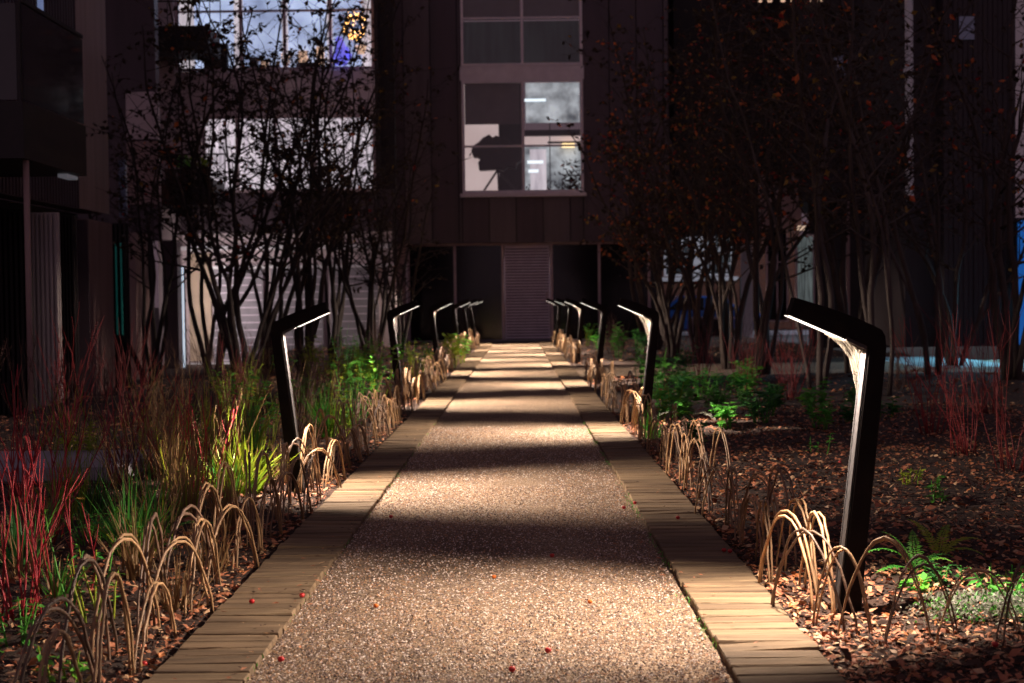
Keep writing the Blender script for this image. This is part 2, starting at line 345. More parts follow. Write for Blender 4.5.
# ------------------------------------------------------------------ hoops
def words(n):
    one = 'zeroth first second third fourth fifth sixth seventh eighth ninth tenth eleventh twelfth thirteenth fourteenth fifteenth sixteenth seventeenth eighteenth nineteenth'.split()
    if n < 20: return one[n]
    tens = {2:'twenti',3:'thirti',4:'forti',5:'fifti',6:'sixti',7:'seventi',8:'eighti'}
    t, u = divmod(n, 10)
    return tens[t]+'eth' if u == 0 else tens[t][:-1]+'y-'+one[u]
def cane_mesh(seed, h, w_, off, r0):
    rnd = random.Random(seed); q = MB(); pts = []; K = 16
    sk = rnd.uniform(-.03,.03); p_ = rnd.uniform(1.85,2.4)
    for i in range(K+1):
        t = -1+2*i/K; t = math.copysign(abs(t)**.75, t)
        z = h*(1-abs(t)**p_)
        pts.append((off+rnd.gauss(0,.0018), t*w_/2+sk*(z/h)+rnd.gauss(0,.002), z if i not in (0,K) else -.06))
    q.tube(pts, [r0*rnd.uniform(.88,1.08)*(1.28 if rnd.random() < .16 else 1) for _ in pts], 6)
    return q
protos = []
for s in range(9):
    rnd = random.Random(s*7+1); h = rnd.uniform(.27,.31); w_ = rnd.uniform(.46,.56)
    ms = []
    for k in range(2):
        q = cane_mesh(s*10+k, h*rnd.uniform(.94,1.03), w_*rnd.uniform(.85,1.05), (k-.5)*.016, .0046)
        o = q.build('cane', M_cane if s < 7 else M_cane2, None, smooth=True); ms.append(o)
    protos.append(ms)
used = [False]*9
def hoop(x, y, z, yaw, sc, label, group, s, wd=1):
    r = empty('cane_hoop', (x, y, z), yaw); r.scale = (1, wd, sc); tag(r, label, 'hoop', group)
    for o in protos[s]:
        if not used[s]: c = o
        else: c = o.copy(); COL.objects.link(c)
        c.parent = r
    used[s] = True
    return r
rnd = random.Random(21)
for side in (-1, 1):
    for row in (0, 1):
        y = 3.62+row*.27 if side < 0 else 4.95+row*.27; i = 0
        while y < 36.2:
            if side > 0 and 20.1 < y < 23.9: y = 24.0+row*.2
            i += 1
            if row == 1 and y > 6.2 and rnd.random() < (.38 if side > 0 else .0): y += rnd.uniform(.40,.52); continue
            ex = lx(y) if side < 0 else RX
            x = ex + side*((.065 if row == 0 else .17)+rnd.uniform(-.02,.02))
            tall = (1.0 if row == 0 else 1.30) if side < 0 else (1.08 if row == 0 else 1.25)
            tall *= rnd.uniform(.9,1.15)
            yaw = side*R(rnd.gauss(7,8))
            ss = rnd.randrange(9)
            lab = ('low' if row == 0 else 'tall')+(' pale' if ss < 7 else ' brown')+' cane hoop, '+words(i)+' from near end, '+('front' if row == 0 else 'back')+' row, '+('left' if side < 0 else 'right')+' edge'
            hoop(x, y, hground(x, y)-.005, yaw, tall, lab, 'bent cane hoops edging the planks', ss)
            y += rnd.uniform(.36,.52)*(1 if y < 13 else 1.15)
rnd = random.Random(5)
for i, (hx, hy, yw, sc) in enumerate([(1.10,4.78,40,1.05),(1.20,4.62,75,1.25),(1.30,4.55,100,1.1),(1.47,4.50,85,.93),(1.62,4.40,95,1.12),(1.70,4.30,80,1.0),(1.90,4.25,92,.9),(2.05,4.15,88,1.0)]):
    hoop(hx, hy, hground(hx,hy)-.02, R(yw), sc, ['dark hoop where the right row turns the corner','tall hoop just past the right corner post','third hoop of the row turning right, in front of the big lamp','low spread hoop before the fern','tallest dark hoop in front of the fern','hoop crossing behind the tallest dark hoop at bottom right','low hoop in front of the silvery ground cover','rightmost hoop at the bottom right corner'][i], 'bent cane hoops edging the planks', rnd.randrange(9), .55)
# ------------------------------------------------------------------ vegetation builders
def tree(x, y, H, ns, spread, seed, label, leaves=1500, lmix=(8,1,.5,.3), group='multi-stemmed trees in the beds', r0=.034, bark=M_bark, lsize=.055, lowest=.28, name='multi_stem_tree'):
    rnd = random.Random(seed); z0 = hground(x, y)-.05
    ns += 2; r0 *= 1.15; root = empty(name, (x, y, z0)); tag(root, label, 'tree', group)
    tr = MB(); cr_ = MB(); ends = []
    def grow(p, d, L, r, depth, out, n):
        seg = max(3, int(L/.28)) if depth < 2 else 3
        pts = [p.copy()]; rad = [r]; dd = d.copy()
        for i in range(seg):
            dd = (dd+Vector((rnd.gauss(0,.10), rnd.gauss(0,.10), rnd.gauss(.03,.06)))).normalized()
            pts.append(pts[-1]+dd*(L/seg)); rad.append(max(.0022, r*(1-.82*(i+1)/seg)))
        out.tube(pts, rad, n)
        return pts, rad, dd
    for s in range(ns):
        a = 2*math.pi*(s+rnd.random()*.6)/ns; tilt = rnd.uniform(.3,1)*spread
        d = Vector((math.cos(a)*tilt, math.sin(a)*tilt, 1)).normalized(); h = H*rnd.uniform(.75,1.05)
        pts, rad, dd = grow(Vector((math.cos(a)*.07, math.sin(a)*.07, 0)), d, h, r0*rnd.uniform(.7,1.25), 0, tr, 7)
        nb = int(h*2.6)
        for b_ in range(nb):
            t = lowest+(1-lowest)*(b_+rnd.random())/nb; k = min(len(pts)-2, int(t*(len(pts)-1))); p = pts[k].lerp(pts[k+1], t*(len(pts)-1)-k)
            aa = rnd.uniform(0, 6.28); bd = Vector((math.cos(aa), math.sin(aa), rnd.uniform(.15,1.0))).normalized()
            BL = h*.22*(1.25-t)*rnd.uniform(.6,1.4)+.25
            bp_, br, _ = grow(p, bd, BL, rad[k]*.5, 1, tr if rnd.random() < .5 else cr_, 4)
            for c in range(int(BL*2.4)+2):
                t2 = rnd.uniform(.2,1); k2 = min(len(bp_)-2, int(t2*(len(bp_)-1))); p2 = bp_[k2].lerp(bp_[k2+1], .5)
                a2 = rnd.uniform(0, 6.28); cd = Vector((math.cos(a2), math.sin(a2), rnd.uniform(-.2,.9))).normalized()
                cp, _, _ = grow(p2, cd, rnd.uniform(.15,.5), .0045, 2, cr_, 3); ends += cp[1:]
    for i in range(leaves):
        p = rnd.choice(ends)+Vector((rnd.gauss(0,.012), rnd.gauss(0,.012), rnd.gauss(0,.012)))
        L = lsize*rnd.uniform(.6,1.3)
        random.seed(seed*9999+i)
        cr_.leaf(p, Vector((rnd.gauss(0,1), rnd.gauss(0,1), rnd.gauss(-.5,.6))), L, L*.62, 1+rnd.choices((0,1,2,3), lmix)[0])
    tr.build('trunk', bark, root, smooth=True); cr_.build('crown', [bark, M_dleaf, M_oleaf, M_yleaf, M_rleaf], root)
    return root
def stems(x, y, n, h, spread, m, seed, label, cat='shrub', name='red_stemmed_shrub', group=None, r=.004, fork=2, tuft=.10):
    rnd = random.Random(seed); root = MB()
    for i in range(n):
        a = rnd.uniform(0, 6.28); t = rnd.uniform(.05,1)*spread; d = Vector((math.cos(a)*t, math.sin(a)*t, 1)).normalized()
        p = Vector((math.cos(a)*tuft*rnd.random(), math.sin(a)*tuft*rnd.random(), -.02)); L = h*rnd.uniform(.6,1.1); pts = [p]
        for k in range(6):
            d = (d+Vector((rnd.gauss(0,.095), rnd.gauss(0,.095), .02))).normalized(); pts.append(pts[-1]+d*L/6)
        root.tube(pts, [r*(1-.65*k/6) for k in range(7)], 5)
        for f in range(rnd.randint(0, fork)):
            k = rnd.randint(2,5); a2 = rnd.uniform(0,6.28); d2 = (d+Vector((math.cos(a2)*.5, math.sin(a2)*.5, .1))).normalized()
            p2 = pts[k]; L2 = L*rnd.uniform(.15,.35); q2 = [p2, p2+d2*L2*.5, p2+(d2+Vector((0,0,.25))).normalized()*L2]
            root.tube(q2, [r*.5, r*.4, r*.25], 4)
    o = root.build(name, m, None, smooth=True, loc=(x, y, hground(x,y))); return tag(o, label, cat, group)
def grass(x, y, n, h, spread, m, seed, label, W=.008, droop=.9, group='grass clumps in the beds', name='grass_clump', tuft=.08, m2=None):
    random.seed(seed); rnd = random.Random(seed); q = MB()
    for i in range(n):
        a = rnd.uniform(0, 6.28); t = rnd.uniform(.05,1)*spread; L = h*rnd.uniform(.5,1.15)
        q.blade((math.cos(a)*tuft*rnd.random(), math.sin(a)*tuft*rnd.random(), -.01), (math.cos(a)*t, math.sin(a)*t, 1), L, W*rnd.uniform(.6,1.3), droop*rnd.uniform(.3,1.3), rnd.choices((0,1),(3,1))[0] if m2 else 0)
    o = q.build(name, [m, m2] if m2 else m, loc=(x, y, hground(x,y))); return tag(o, label, 'grass', group)
def leafy(x, y, ns, h, L, m, seed, label, group='leafy plants in the beds', name='leafy_plant', spread=.35, per=9, ms=None, top=.25, W=.5):
    random.seed(seed); rnd = random.Random(seed); root = empty(name, (x, y, hground(x,y))); tag(root, label, 'plant', group)
    s = MB(); f = MB()
    for i in range(ns):
        a = rnd.uniform(0,6.28); t = rnd.uniform(.1,1)*spread; d = Vector((math.cos(a)*t, math.sin(a)*t, 1)).normalized(); H = h*rnd.uniform(.6,1.1)
        p = Vector((math.cos(a)*.05, math.sin(a)*.05, -.02)); pts = [p]
        for k in range(5):
            d = (d+Vector((rnd.gauss(0,.08), rnd.gauss(0,.08), 0))).normalized(); pts.append(pts[-1]+d*H/5)
        s.tube(pts, [.005*(1-.6*k/5) for k in range(6)], 4)
        for k in range(per):
            u = top+(1-top)*rnd.random()**.7; j = min(4, int(u*5)); pp = pts[j].lerp(pts[j+1], u*5-j)
            a2 = rnd.uniform(0,6.28); f.leaf(pp, Vector((math.cos(a2), math.sin(a2), rnd.uniform(-.3,.6))), L*rnd.uniform(.6,1.25), L*W, up=Vector((rnd.gauss(0,.3), rnd.gauss(0,.3), 1)), fold=.15)
    s.build('stem', ms or M_gleaf, root, smooth=True); f.build('foliage', m, root)
    return root
def fern(x, y, fronds, m, seed, label, group='ferns in the beds', pin=.06):
    random.seed(seed); rnd = random.Random(seed); root = empty('fern', (x, y, hground(x,y))); tag(root, label, 'fern', group)
    for (az, L, el, droop) in fronds:
        q = MB(); d = Vector((math.cos(R(az))*math.cos(R(el)), math.sin(R(az))*math.cos(R(el)), math.sin(R(el)))); p = Vector((0,0,0)); pts = [p]; K = 22
        for k in range(K):
            p = p+d*L/K; pts.append(p); d = (d+Vector((0,0,-droop/K))).normalized()
        q.tube(pts, [.0028*(1-.7*k/K) for k in range(K+1)], 4)
        for k in range(3, K+1):
            t = k/K; tg = (pts[k]-pts[k-1]).normalized(); sd = tg.cross(Vector((0,0,1))).normalized(); up = sd.cross(tg)
            pl = pin*math.sin(math.pi*min(1, .12+t*.9))**.7*(1.05-t*.55)
            for s_ in (-1,1):
                q.leaf(pts[k], (sd*s_+tg*.45+Vector((0,0,rnd.gauss(0,.08)))), pl*rnd.uniform(.9,1.1), L/K*.85, up=up, fold=.1)
        q.build('frond', m, root)
    return root
# ------------------------------------------------------------------ left bed planting
GL = 'red-stemmed shrubs in the beds'
for i, (px, D, n_, h, lb) in enumerate([(10,4.9,14,.60,'bright crimson shrub at the far left edge of the photo, nearest the camera'),(62,5.4,6,.60,'crimson shrub behind the tallest foreground hoop'),(40,6.6,15,.74,'crimson shrub in front of the low concrete slab'),
        (0,8.0,15,.78,'crimson shrub at the left edge behind the slab front'),(112,8.3,10,.75,'red-stemmed shrub standing at the right end of the slab'),(160,9.0,18,.72,'dull red shrub left of the lime grass clump'),
        (205,8.0,14,.65,'red-stemmed shrub just left of the lime grass clump'),(228,11.4,14,.8,'red-stemmed shrub behind the lime grass clump'),(120,12.5,18,.95,'dark red shrub beyond the slab'),(60,12.5,18,1.0,'dark red shrub at the left, beneath the white corrugated sheet'),(330,14,10,.7,'red-stemmed shrub between the first two left lamps')]):
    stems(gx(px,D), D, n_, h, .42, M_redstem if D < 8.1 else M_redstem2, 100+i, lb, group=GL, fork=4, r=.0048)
for i, (px, D, n_, h, lb) in enumerate([(965,9.5,9,.95,'red-stemmed shrub before the cyan-lit paving'),(1012,8.8,8,1.0,'red-stemmed shrub at the right edge of the photo'),(930,11,9,.9,'red-stemmed shrub right of the nearest lamp, farther back'),(745,15.5,12,.75,'red-stemmed shrub left of the nearest lamp tip'),
        (790,15,12,.8,'red-stemmed shrub under the tip of the nearest lamp'),(700,18,12,.75,'red-stemmed shrub in front of the side path'),(990,13,10,1.1,'red-stemmed shrub beneath the blue panel')]):
    stems(gx(px,D), D, int(n_*1.8), h, .38, M_redstem2, 120+i, lb, group=GL, fork=4)
rnd = random.Random(44)
for i in range(30):
    side = -1 if i < 19 else 1
    D = 10+ (i % 19)*.75+rnd.random() if side < 0 else 16.3+(i-19)*1.1
    if side > 0 and 19.6 < D < 24.4: D += 4.7
    x = lx(D)-.7-rnd.random()*3.2 if side < 0 else RX+.8+rnd.random()*3.5
    rank = i+1 if side < 0 else i-18
    stems(x, D, 16, rnd.uniform(.5,1.0), .45, M_dark_twig, 200+i, 'dark bare twiggy bush in the '+('left' if side < 0 else 'right')+' bed, '+words(rank)+' from the front', name='twiggy_bush', group='bare twiggy bushes', r=.0045, fork=4)
GS = [(247,8.35,120,.36,.95,M_lime,'lime green grass clump glowing under the first left lamp',M_straw),(228,8.1,70,.34,.8,M_lime,'smaller lime grass tuft left of the glowing clump',M_gleaf),(283,8.9,70,.36,.5,M_straw,'straw-coloured grass tuft at the foot of the first left lamp',M_straw),
      (185,7.2,90,.40,.4,M_straw,'dry straw grass clump behind the tall hoops',M_lime),(168,8.3,80,.55,.3,M_straw,'tall dry grass clump yellowed, near the slab end',M_lime),(150,6.6,60,.34,.5,M_gleaf,'green broad-bladed grass behind the second tall hoop',M_lime),
      (125,6.2,80,.36,.8,M_gleaf,'arching green grass clump before the slab',M_dgleaf),(132,5.7,70,.30,.5,M_straw,'short dry grass between the foreground hoops',M_straw),(204,5.95,70,.26,.5,M_straw,'short dry grass behind the left plank edge',M_straw),
      (90,7.4,80,.27,.6,M_dgleaf,'dark green grass clump beneath the slab front',M_gleaf),(60,8.0,60,.22,.6,M_gleaf,'green grass at the slab front',M_straw),(205,10.6,80,.5,.5,M_lime,'yellow-green grass clump behind the red stems',M_straw),
      (250,10.5,70,.45,.5,M_gleaf,'green grass behind the lime clump',M_lime),(325,11.5,110,.42,.8,M_gleaf,'fine green grass clump between the first two left lamps',M_lime),(345,12.4,90,.4,.7,M_gleaf,'fine green grass clump just short of the second left lamp',M_dgleaf),
      (15,6.0,70,.36,.6,M_dgleaf,'dark grass under the crimson stems at the left edge',M_gleaf),(170,5.2,60,.22,.6,M_straw,'low dry tuft between hoops beside the planks',M_straw),(222,7.0,90,.36,.4,M_straw,'upright straw tuft left of the dark hoops',M_straw),
      (608,18.0,60,.35,.7,M_straw,'pale arching grass beside the third right lamp',M_straw),(650,11.4,50,.3,.6,M_gleaf,'green grass at the foot of the second right lamp',M_lime)]
for i, (px, D, n_, h, sp, m, lb, m2) in enumerate(GS): grass(gx(px,D), D, n_, h, sp, m, 300+i, lb, m2=m2, W=.007 if m is M_straw else .021 if i < 2 else .010)
LP = [(92,4.95,6,.28,.035,M_gleaf2,'small green weed between the two nearest tall hoops',12,.32),(76,5.05,3,.40,.03,M_gleaf,'spindly weed topped by one yellow flower',10,.3),(55,4.25,6,.13,.045,M_gleaf2,'low green weed beside the nearest low hoop',6,.4),(8,4.5,8,.18,.04,M_gleaf,'low green plant in the bottom left corner',8,.4),
      (148,6.1,5,.25,.04,M_gleaf2,'little green plant below the second tall hoop',8,.4),(200,7.9,4,.22,.035,M_gleaf2,'pale green sprout in the dark hoops',8,.4),
      (385,14.8,4,.72,.085,M_gleaf2,'tall bright green plant just left of the second left lamp',7,.7),(355,15.0,7,.72,.08,M_lime,'yellow-green leafy plant left of the tall bright one',8,.6),(330,15.6,7,.70,.08,M_lime,'yellowing leafy plant behind the first left lamp head',8,.5),
      (372,16.6,7,.72,.08,M_gleaf,'green leafy plant behind the tall bright one',9,.5),(410,16.5,5,.66,.06,M_lime,'arching lime plant right behind the second left lamp',7,.5),(345,18,8,.8,.09,M_dgleaf,'dark leafy plant behind the yellowing ones',9,.5),(318,13.6,6,.5,.06,M_gleaf,'low green leafy plant under the first left lamp head',9,.5),
      (452,23.5,9,.62,.13,M_lime,'small lime shrub beside the third left lamp',9,.6),(461,25.0,7,.55,.12,M_gleaf2,'green leafy shrub behind the small lime one',9,.6),(430,22.5,6,.5,.1,M_gleaf,'dull green shrub left of the third left lamp',9,.5),
      (668,13.2,8,.34,.11,M_gleaf2,'bright green broad-leaved plant beside the second right lamp',7,.5),(655,15,8,.55,.11,M_gleaf,'broad-leaved plant behind the second right lamp',7,.5),(683,14.6,8,.42,.10,M_dgleaf,'dark broad-leaved plant right of the bright one',9,.5),
      (702,15.5,8,.40,.09,M_gleaf,'leafy plant in the middle of the right bed greenery',9,.5),(722,14.8,8,.34,.09,M_dgleaf,'low leafy plant right of the middle greenery',9,.5),(745,14.2,7,.28,.08,M_dgleaf,'low dark plant at the right end of the greenery',9,.5),
      (640,17.5,8,.5,.10,M_gleaf,'green leafy plant beyond the second right lamp, near the path',9,.5),(618,25.5,9,.6,.12,M_gleaf,'leafy shrub past the side path, nearest the path',9,.5),(640,27,9,.55,.12,M_dgleaf,'dark leafy shrub past the side path',9,.5),(600,28.5,9,.6,.12,M_gleaf,'leafy shrub between the fourth and fifth right lamps',9,.5),
      (586,32,7,.6,.11,M_gleaf2,'small shrub with yellow leaves by the fifth right lamp',8,.5),(935,7.6,6,.14,.05,M_gleaf,'low sprouting plant on the leaf litter right of the nearest lamp',7,.5),(912,8.1,5,.13,.05,M_lime,'yellow-green seedling on the leaf litter right of the nearest lamp',6,.5),(948,5.35,8,.10,.035,M_dgleaf,'dark cushion plant right of the fern',16,.4),
      (700,10.6,4,.12,.05,M_gleaf,'tiny green plant behind the right hoops',6,.5),(818,9.8,3,.16,.05,M_gleaf,'small sprig on the litter left of the nearest lamp',5,.5),(1010,4.9,12,.18,.05,M_gleaf,'green plant at the right edge behind the silvery ground cover',10,.4),(905,5.25,5,.09,.05,M_gleaf2,'bright green rosette at the foot of the fern',7,.6)]
for i, (px, D, n_, h, L, m, lb, per, W) in enumerate(LP): leafy(gx(px,D), D, n_, h, L, m, 400+i, lb, per=per, W=W, ms=M_lime if m in (M_lime, M_gleaf2) else None, top=.35 if h > .4 else .1)
fx = gx(76,5.05); q = MB(); random.seed(3)
for k in range(10): a = k*.63; q.leaf(Vector((fx,5.05,hground(fx,5.05)+.40)), Vector((math.cos(a), math.sin(a), .6)), .018, .012, up=Vector((0,0,1)))
fo = q.build('flower', M_yleaf); fo.parent = [o for o in COL.objects if o.get('label','').startswith('spindly weed')][0]; fo.location = (-fx, -5.05, -hground(fx,5.05))
fern(gx(915,5.55), 5.55, [(185,.30,62,2.3),(170,.22,75,1.8),(30,.24,48,1.6),(200,.20,35,1.2),(80,.22,70,1.6),(320,.18,60,1.8),(10,.16,35,1.5)], M_gleaf2, 1, 'bright green fern arching right of the nearest lamp', pin=.045)
fern(gx(938,5.9), 5.9, [(20,.26,50,1.6),(60,.24,60,1.5),(120,.24,65,1.5),(340,.2,45,1.6)], M_lime, 2, 'olive fern just behind the bright one', pin=.04)
fern(gx(690,12.6), 12.6, [(10,.45,45,1.7),(190,.4,40,1.6),(300,.4,40,1.6),(60,.4,50,1.5)], M_silver, 3, 'pale fern lying over the right bed beside the second lamp', pin=.07)
fern(gx(716,13.3), 13.3, [(20,.5,40,1.7),(150,.45,45,1.6),(270,.4,40,1.6)], M_gleaf, 4, 'green fern behind the pale one', pin=.08)
fern(gx(148,6.4), 6.4, [(200,.45,50,1.7),(160,.45,40,1.7),(230,.4,60,1.6),(20,.35,50,1.6)], M_gleaf, 5, 'soft green fern in the left bed behind the hoops', pin=.06)
fern(gx(740,12.9), 12.9, [(20,.4,40,1.7),(100,.4,45,1.6),(200,.4,35,1.6)], M_silver, 6, 'greyish fern at the right of the bed greenery', pin=.05)
# silvery ground cover, bottom right
random.seed(12); q = MB()
for i in range(3600):
    u = random.random(); x = 1.42+.75*u+random.gauss(0,.05); y = 4.82-.22*u+random.gauss(0,.06)
    if x > 2.3: continue
    q.leaf(Vector((x,y,hground(x,y)+.015+random.random()*.07)), Vector((random.gauss(0,1), random.gauss(0,1), .8)), random.uniform(.012,.024), .009, 0 if random.random() < .75 else 1)
tag(q.build('silver_ground_cover', [M_silver, M_gleaf]), 'silvery small-leaved ground cover', 'ground cover', kind='stuff')
grass(gx(1016,5.0), 5.0, 90, .13, 1.3, M_lime, 77, 'pale bristly tuft at the right edge of the photo', W=.006, m2=M_silver)
# crab apples
BR = [((548,651),0,'red crab apple on the gravel, right of the other near the bottom centre'),((512,670),0,'red crab apple nearest the camera on the gravel'),((302,600),0,'red crab apple at the left edge of the gravel'),((252,606),0,'red crab apple on the left planks'),((281,660),0,'red crab apple on the gravel beside the left planks'),((144,668),0,'red crab apple at the foot of the left hoops'),
      ((376,606),1,'small orange crab apple left of centre on the gravel'),((494,577),1,'tiny yellow crab apple at the edge of the dark band'),((590,602),1,'orange crab apple right of centre on the gravel'),((624,508),0,'left crab apple of the two at the right planks'),((635,506),0,'right crab apple of the two at the right planks'),((678,521),0,'dull red crab apple on the right planks'),
      ((724,554),0,'crab apple at the foot of the right hoops'),((730,555),0,'crab apple touching its twin at the foot of the right hoops'),((391,517),0,'red crab apple in the lit gravel by the left planks'),((552,556),0,'dark crab apple in the shaded band'),((995,661),0,'red crab apple among the silvery leaves'),((840,470),0,'red crab apple on the litter left of the big lamp')]
for (px, py), c, lb in BR:
    v_ = CM.to_3x3() @ Vector((px-512, 341.5-py, -F)); s_ = -(EYE-.012)/v_.z; x, y = v_.x*s_, v_.y*s_
    on = (lx(y) < x < lx(y)+.295) or (RX-.31 < x < RX)
    z = .021 if on else (hground(x,y)+.012 if (x < lx(y) or x > RX) else .006)
    q = MB(); r = .0105 if c == 0 else .009; vs = []; K = 8
    for i in range(1, K):
        for j in range(10):
            th = math.pi*i/K; a = 2*math.pi*j/10; rr = r*(1+.05*math.cos(2*a+x)); vs.append((rr*math.sin(th)*math.cos(a), rr*math.sin(th)*math.sin(a), r*.93*math.cos(th)+(.0015*(-1 if i < 2 else 0))))
    vs += [(0,0,r*.75),(0,0,-r*.93)]; f_ = [(i*10+j, (i+1)*10+j, (i+1)*10+(j+1)%10, i*10+(j+1)%10) for i in range(K-2) for j in range(10)]
    f_ += [(len(vs)-2, j, (j+1)%10) for j in range(10)]+[((K-2)*10+(j+1)%10, (K-2)*10+j, len(vs)-1) for j in range(10)]
    q.add(vs, f_); o = empty('crab_apple', (x, y, z+r*.9)); tag(o, lb, 'crab apple', 'fallen crab apples')
    q.build('fruit', M_berryo if c else M_berry, o, smooth=True); s2 = MB(); s2.tube([(0,0,r*.7),(.002,0,r*1.2),(.005,.001,r*1.6)], .0006, 4); s2.build('stalk', M_bark, o)
random.seed(8); q = MB()
for i in range(520):
    y = 3.8+9*random.random()**1.5; x = random.uniform(lx(y)+.02, RX-.02) if random.random() < .4 else random.choice((lx(y)+.27+random.gauss(0,.03), RX-.33+random.gauss(0,.03)))
    L = random.uniform(.01,.032); a = random.uniform(0,6.28); zz = .033 if (x < lx(y)+.295 or x > RX-.31) else .013
    q.leaf(Vector((x,y,zz)), Vector((math.cos(a), math.sin(a), random.uniform(-.05,.1))), L, L*.4, random.choice((0,1,1,2,0)), up=Vector((random.gauss(0,.2),random.gauss(0,.2),1)))
tag(q.build('fallen_leaves', M_litter), 'scattered small dead leaves on the gravel and planks', 'leaf litter', kind='stuff')
# low concrete slab in the left bed
t = empty('concrete_slab', (gx(40,9), 9.1, 0)); tag(t, 'low grey concrete slab among the red stems in the left bed', 'slab bench')
q = MB(); q.box(-2.6, .62, -.5, .5, .075, .155); q.build('top', M_slab, t)
q = MB(); q.box(-2.5, .52, -.42, .42, -.05, .078); q.build('base', M_slab, t)

rnd = random.Random(91)
DS = []
for i in range(26):
    D = 6.4+i*.36+rnd.random()*.3; x = lx(D)-.35-rnd.random()*(1.0 if D < 10.5 else 1.9)
    k = rnd.choice((0,0,1,2)); ws = ('dry straw-coloured stalks','brown withered stalks','yellowing thin stalks')[k]
    stems(x, D, rnd.randint(14,24), rnd.uniform(.35,.75), .45, (M_straw, M_dark_twig, M_lime)[k], 600+i, 'tuft of '+ws+' in the left bed, '+words(i+1)+' from the front', cat='dry plant', name='dry_stalks', group='dry stalks in the left bed', r=.0028, fork=4, tuft=.14)
for i in range(8):
    D = 13.4+i*.75; x = RX+.35+rnd.random()*1.4
    if D > 19.4: D += 4.5
    leafy(x, D, 9, rnd.uniform(.25,.48), .11, (M_gleaf, M_dgleaf, M_gleaf2)[i % 3], 650+i, ('green','dark green','bright green')[i % 3]+' leafy plant behind the right hoops, '+words(i+1)+' beyond the second lamp', per=9)
# moss and grass specks in the joint between gravel and planks
random.seed(66); q = MB()
for i in range(900):
    y = 4+9*random.random(); sd = random.choice((0,1,1)); x = (lx(y)+.30 if sd == 0 else RX-.315)+random.gauss(0,.010)
    if noise.noise(Vector((y*2.2, sd*7, 0))) < .0: continue
    q.leaf(Vector((x,y,.006)), Vector((random.gauss(0,.6), random.gauss(0,.6), 1)), random.uniform(.008,.022), .004)
tag(q.build('moss_tufts', M_gleaf), 'tiny green moss tufts along the plank joints', 'moss', kind='stuff')

rnd = random.Random(19)
for i in range(22):
    D = 9.4+i*.62+rnd.random()*.3; x = lx(D)-.35-rnd.random()**1.3*2.1; k = i % 4
    leafy(x, D, rnd.randint(7,11), rnd.uniform(.3,.72), rnd.uniform(.06,.085), (M_lime, M_gleaf, M_gleaf2, M_lime)[k], 700+i, ('yellow-green','green','bright green','yellowing')[k]+' leafy plant in the lit left bed, '+words(i+1)+' beyond the first left lamp', per=9, ms=M_lime if k != 1 else None, top=.3)
for i in range(12):
    D = 5.3+i*.42; x = lx(D)-.42-rnd.random()*.9; k = i % 3
    grass(x, D, 46, rnd.uniform(.16,.30), .8, (M_gleaf, M_straw, M_lime)[k], 740+i, 'small '+('green','straw','lime')[k]+' grass tuft behind the left hoops, '+words(i+1)+' from the front', m2=M_straw)

for i, (x, D) in enumerate([(1.45,11.3),(1.75,11.8),(2.1,12.1),(2.5,11.6),(2.9,12.2),(1.5,12.6),(2.3,12.9),(2.8,13.2),(3.3,12.6),(1.9,13.5),(3.3,13.6),(1.5,14.2)]):
    leafy(x, D, 9, .18+.05*(i % 4), .085, (M_dgleaf, M_gleaf, M_dgleaf, M_gleaf2)[i % 4], 800+i, ('dark','green','dark','bright green')[i % 4]+' low plant by the second right lamp, '+words(i+1)+' from the front', per=10)
# ------------------------------------------------------------------ trees, left
TL = [(212,21,6.6,4,.20,11,'thick slanting multi-stemmed tree at the left of the pale wall',2600),
      (243,20,6.2,5,.26,12,'dense leafy tree in the middle of the left group, hiding the lit curtain',2600),
      (268,23,6.4,5,.22,13,'tree behind the dense leafy one in the left group',1700),
      (302,21.5,6.0,5,.22,14,'upright multi-stemmed tree directly behind the first left lamp',1700),
      (335,25,6.2,5,.20,15,'slender tree in front of the pale block, second from the path',1300),
      (372,24,5.4,6,.25,16,'tree of the left group nearest the path',900),
      (150,24,6.8,4,.25,17,'leftmost tree, its branches crossing the rosy cladding',1600),
      (398,28,4.6,5,.2,18,'small bare tree before the left edge of the brown tower',350)]
for px, D, H, ns, sp, sd, lb, lv in TL: tree(gx(px,D), D, H, ns, sp, sd, lb, int(lv*.66), (9,.12,.15,.08), lsize=.088, bark=M_barkd)
TRR = [(654,29,6.2,6,.30,31,'tree with orange leaves beside the right edge of the brown tower',5200,(6,1.6,1,.5),M_bark),
      (672,26,5.6,5,.2,32,'slim tree in front of the blue car, left of its neighbours',3200,(8,1.2,.6,.5),M_bark),
      (700,24,6.0,5,.18,33,'tree standing in front of the arched window',2600,(8,1,.5,.5),M_bark),
      (728,22,6.2,5,.17,34,'dark tree just left of the white pillar',2400,(9,.8,.4,.3),M_bark),
      (762,20,6.2,4,.20,35,'dark leaning tree just right of the white pillar',2400,(9,.8,.4,.3),M_bark),
      (816,16.5,6.0,1,.16,36,'pale-barked tree whose stem rises behind the nearest lamp head',900,(9,.6,.6,.2),M_bark2),
      (852,20,6.8,4,.16,37,'tree behind the nearest right lamp, stems bunched together',1200,(9,.6,.4,.3),M_bark),
      (884,15.5,6.2,2,.24,38,'forked pale tree just right of the nearest lamp',900,(9,.8,.6,.3),M_bark2),
      (932,19,6.6,2,.22,39,'tree in front of the white downpipe',1100,(9,.8,.6,.3),M_bark2),
      (955,22,6.6,4,.25,40,'tree before the striped cladding of the right wing',900,(9,.8,.4,.5),M_bark),
      (1010,18,6.6,4,.30,41,'rightmost tree, bare branches arching over the blue panel',700,(9,.8,.4,.5),M_bark)]
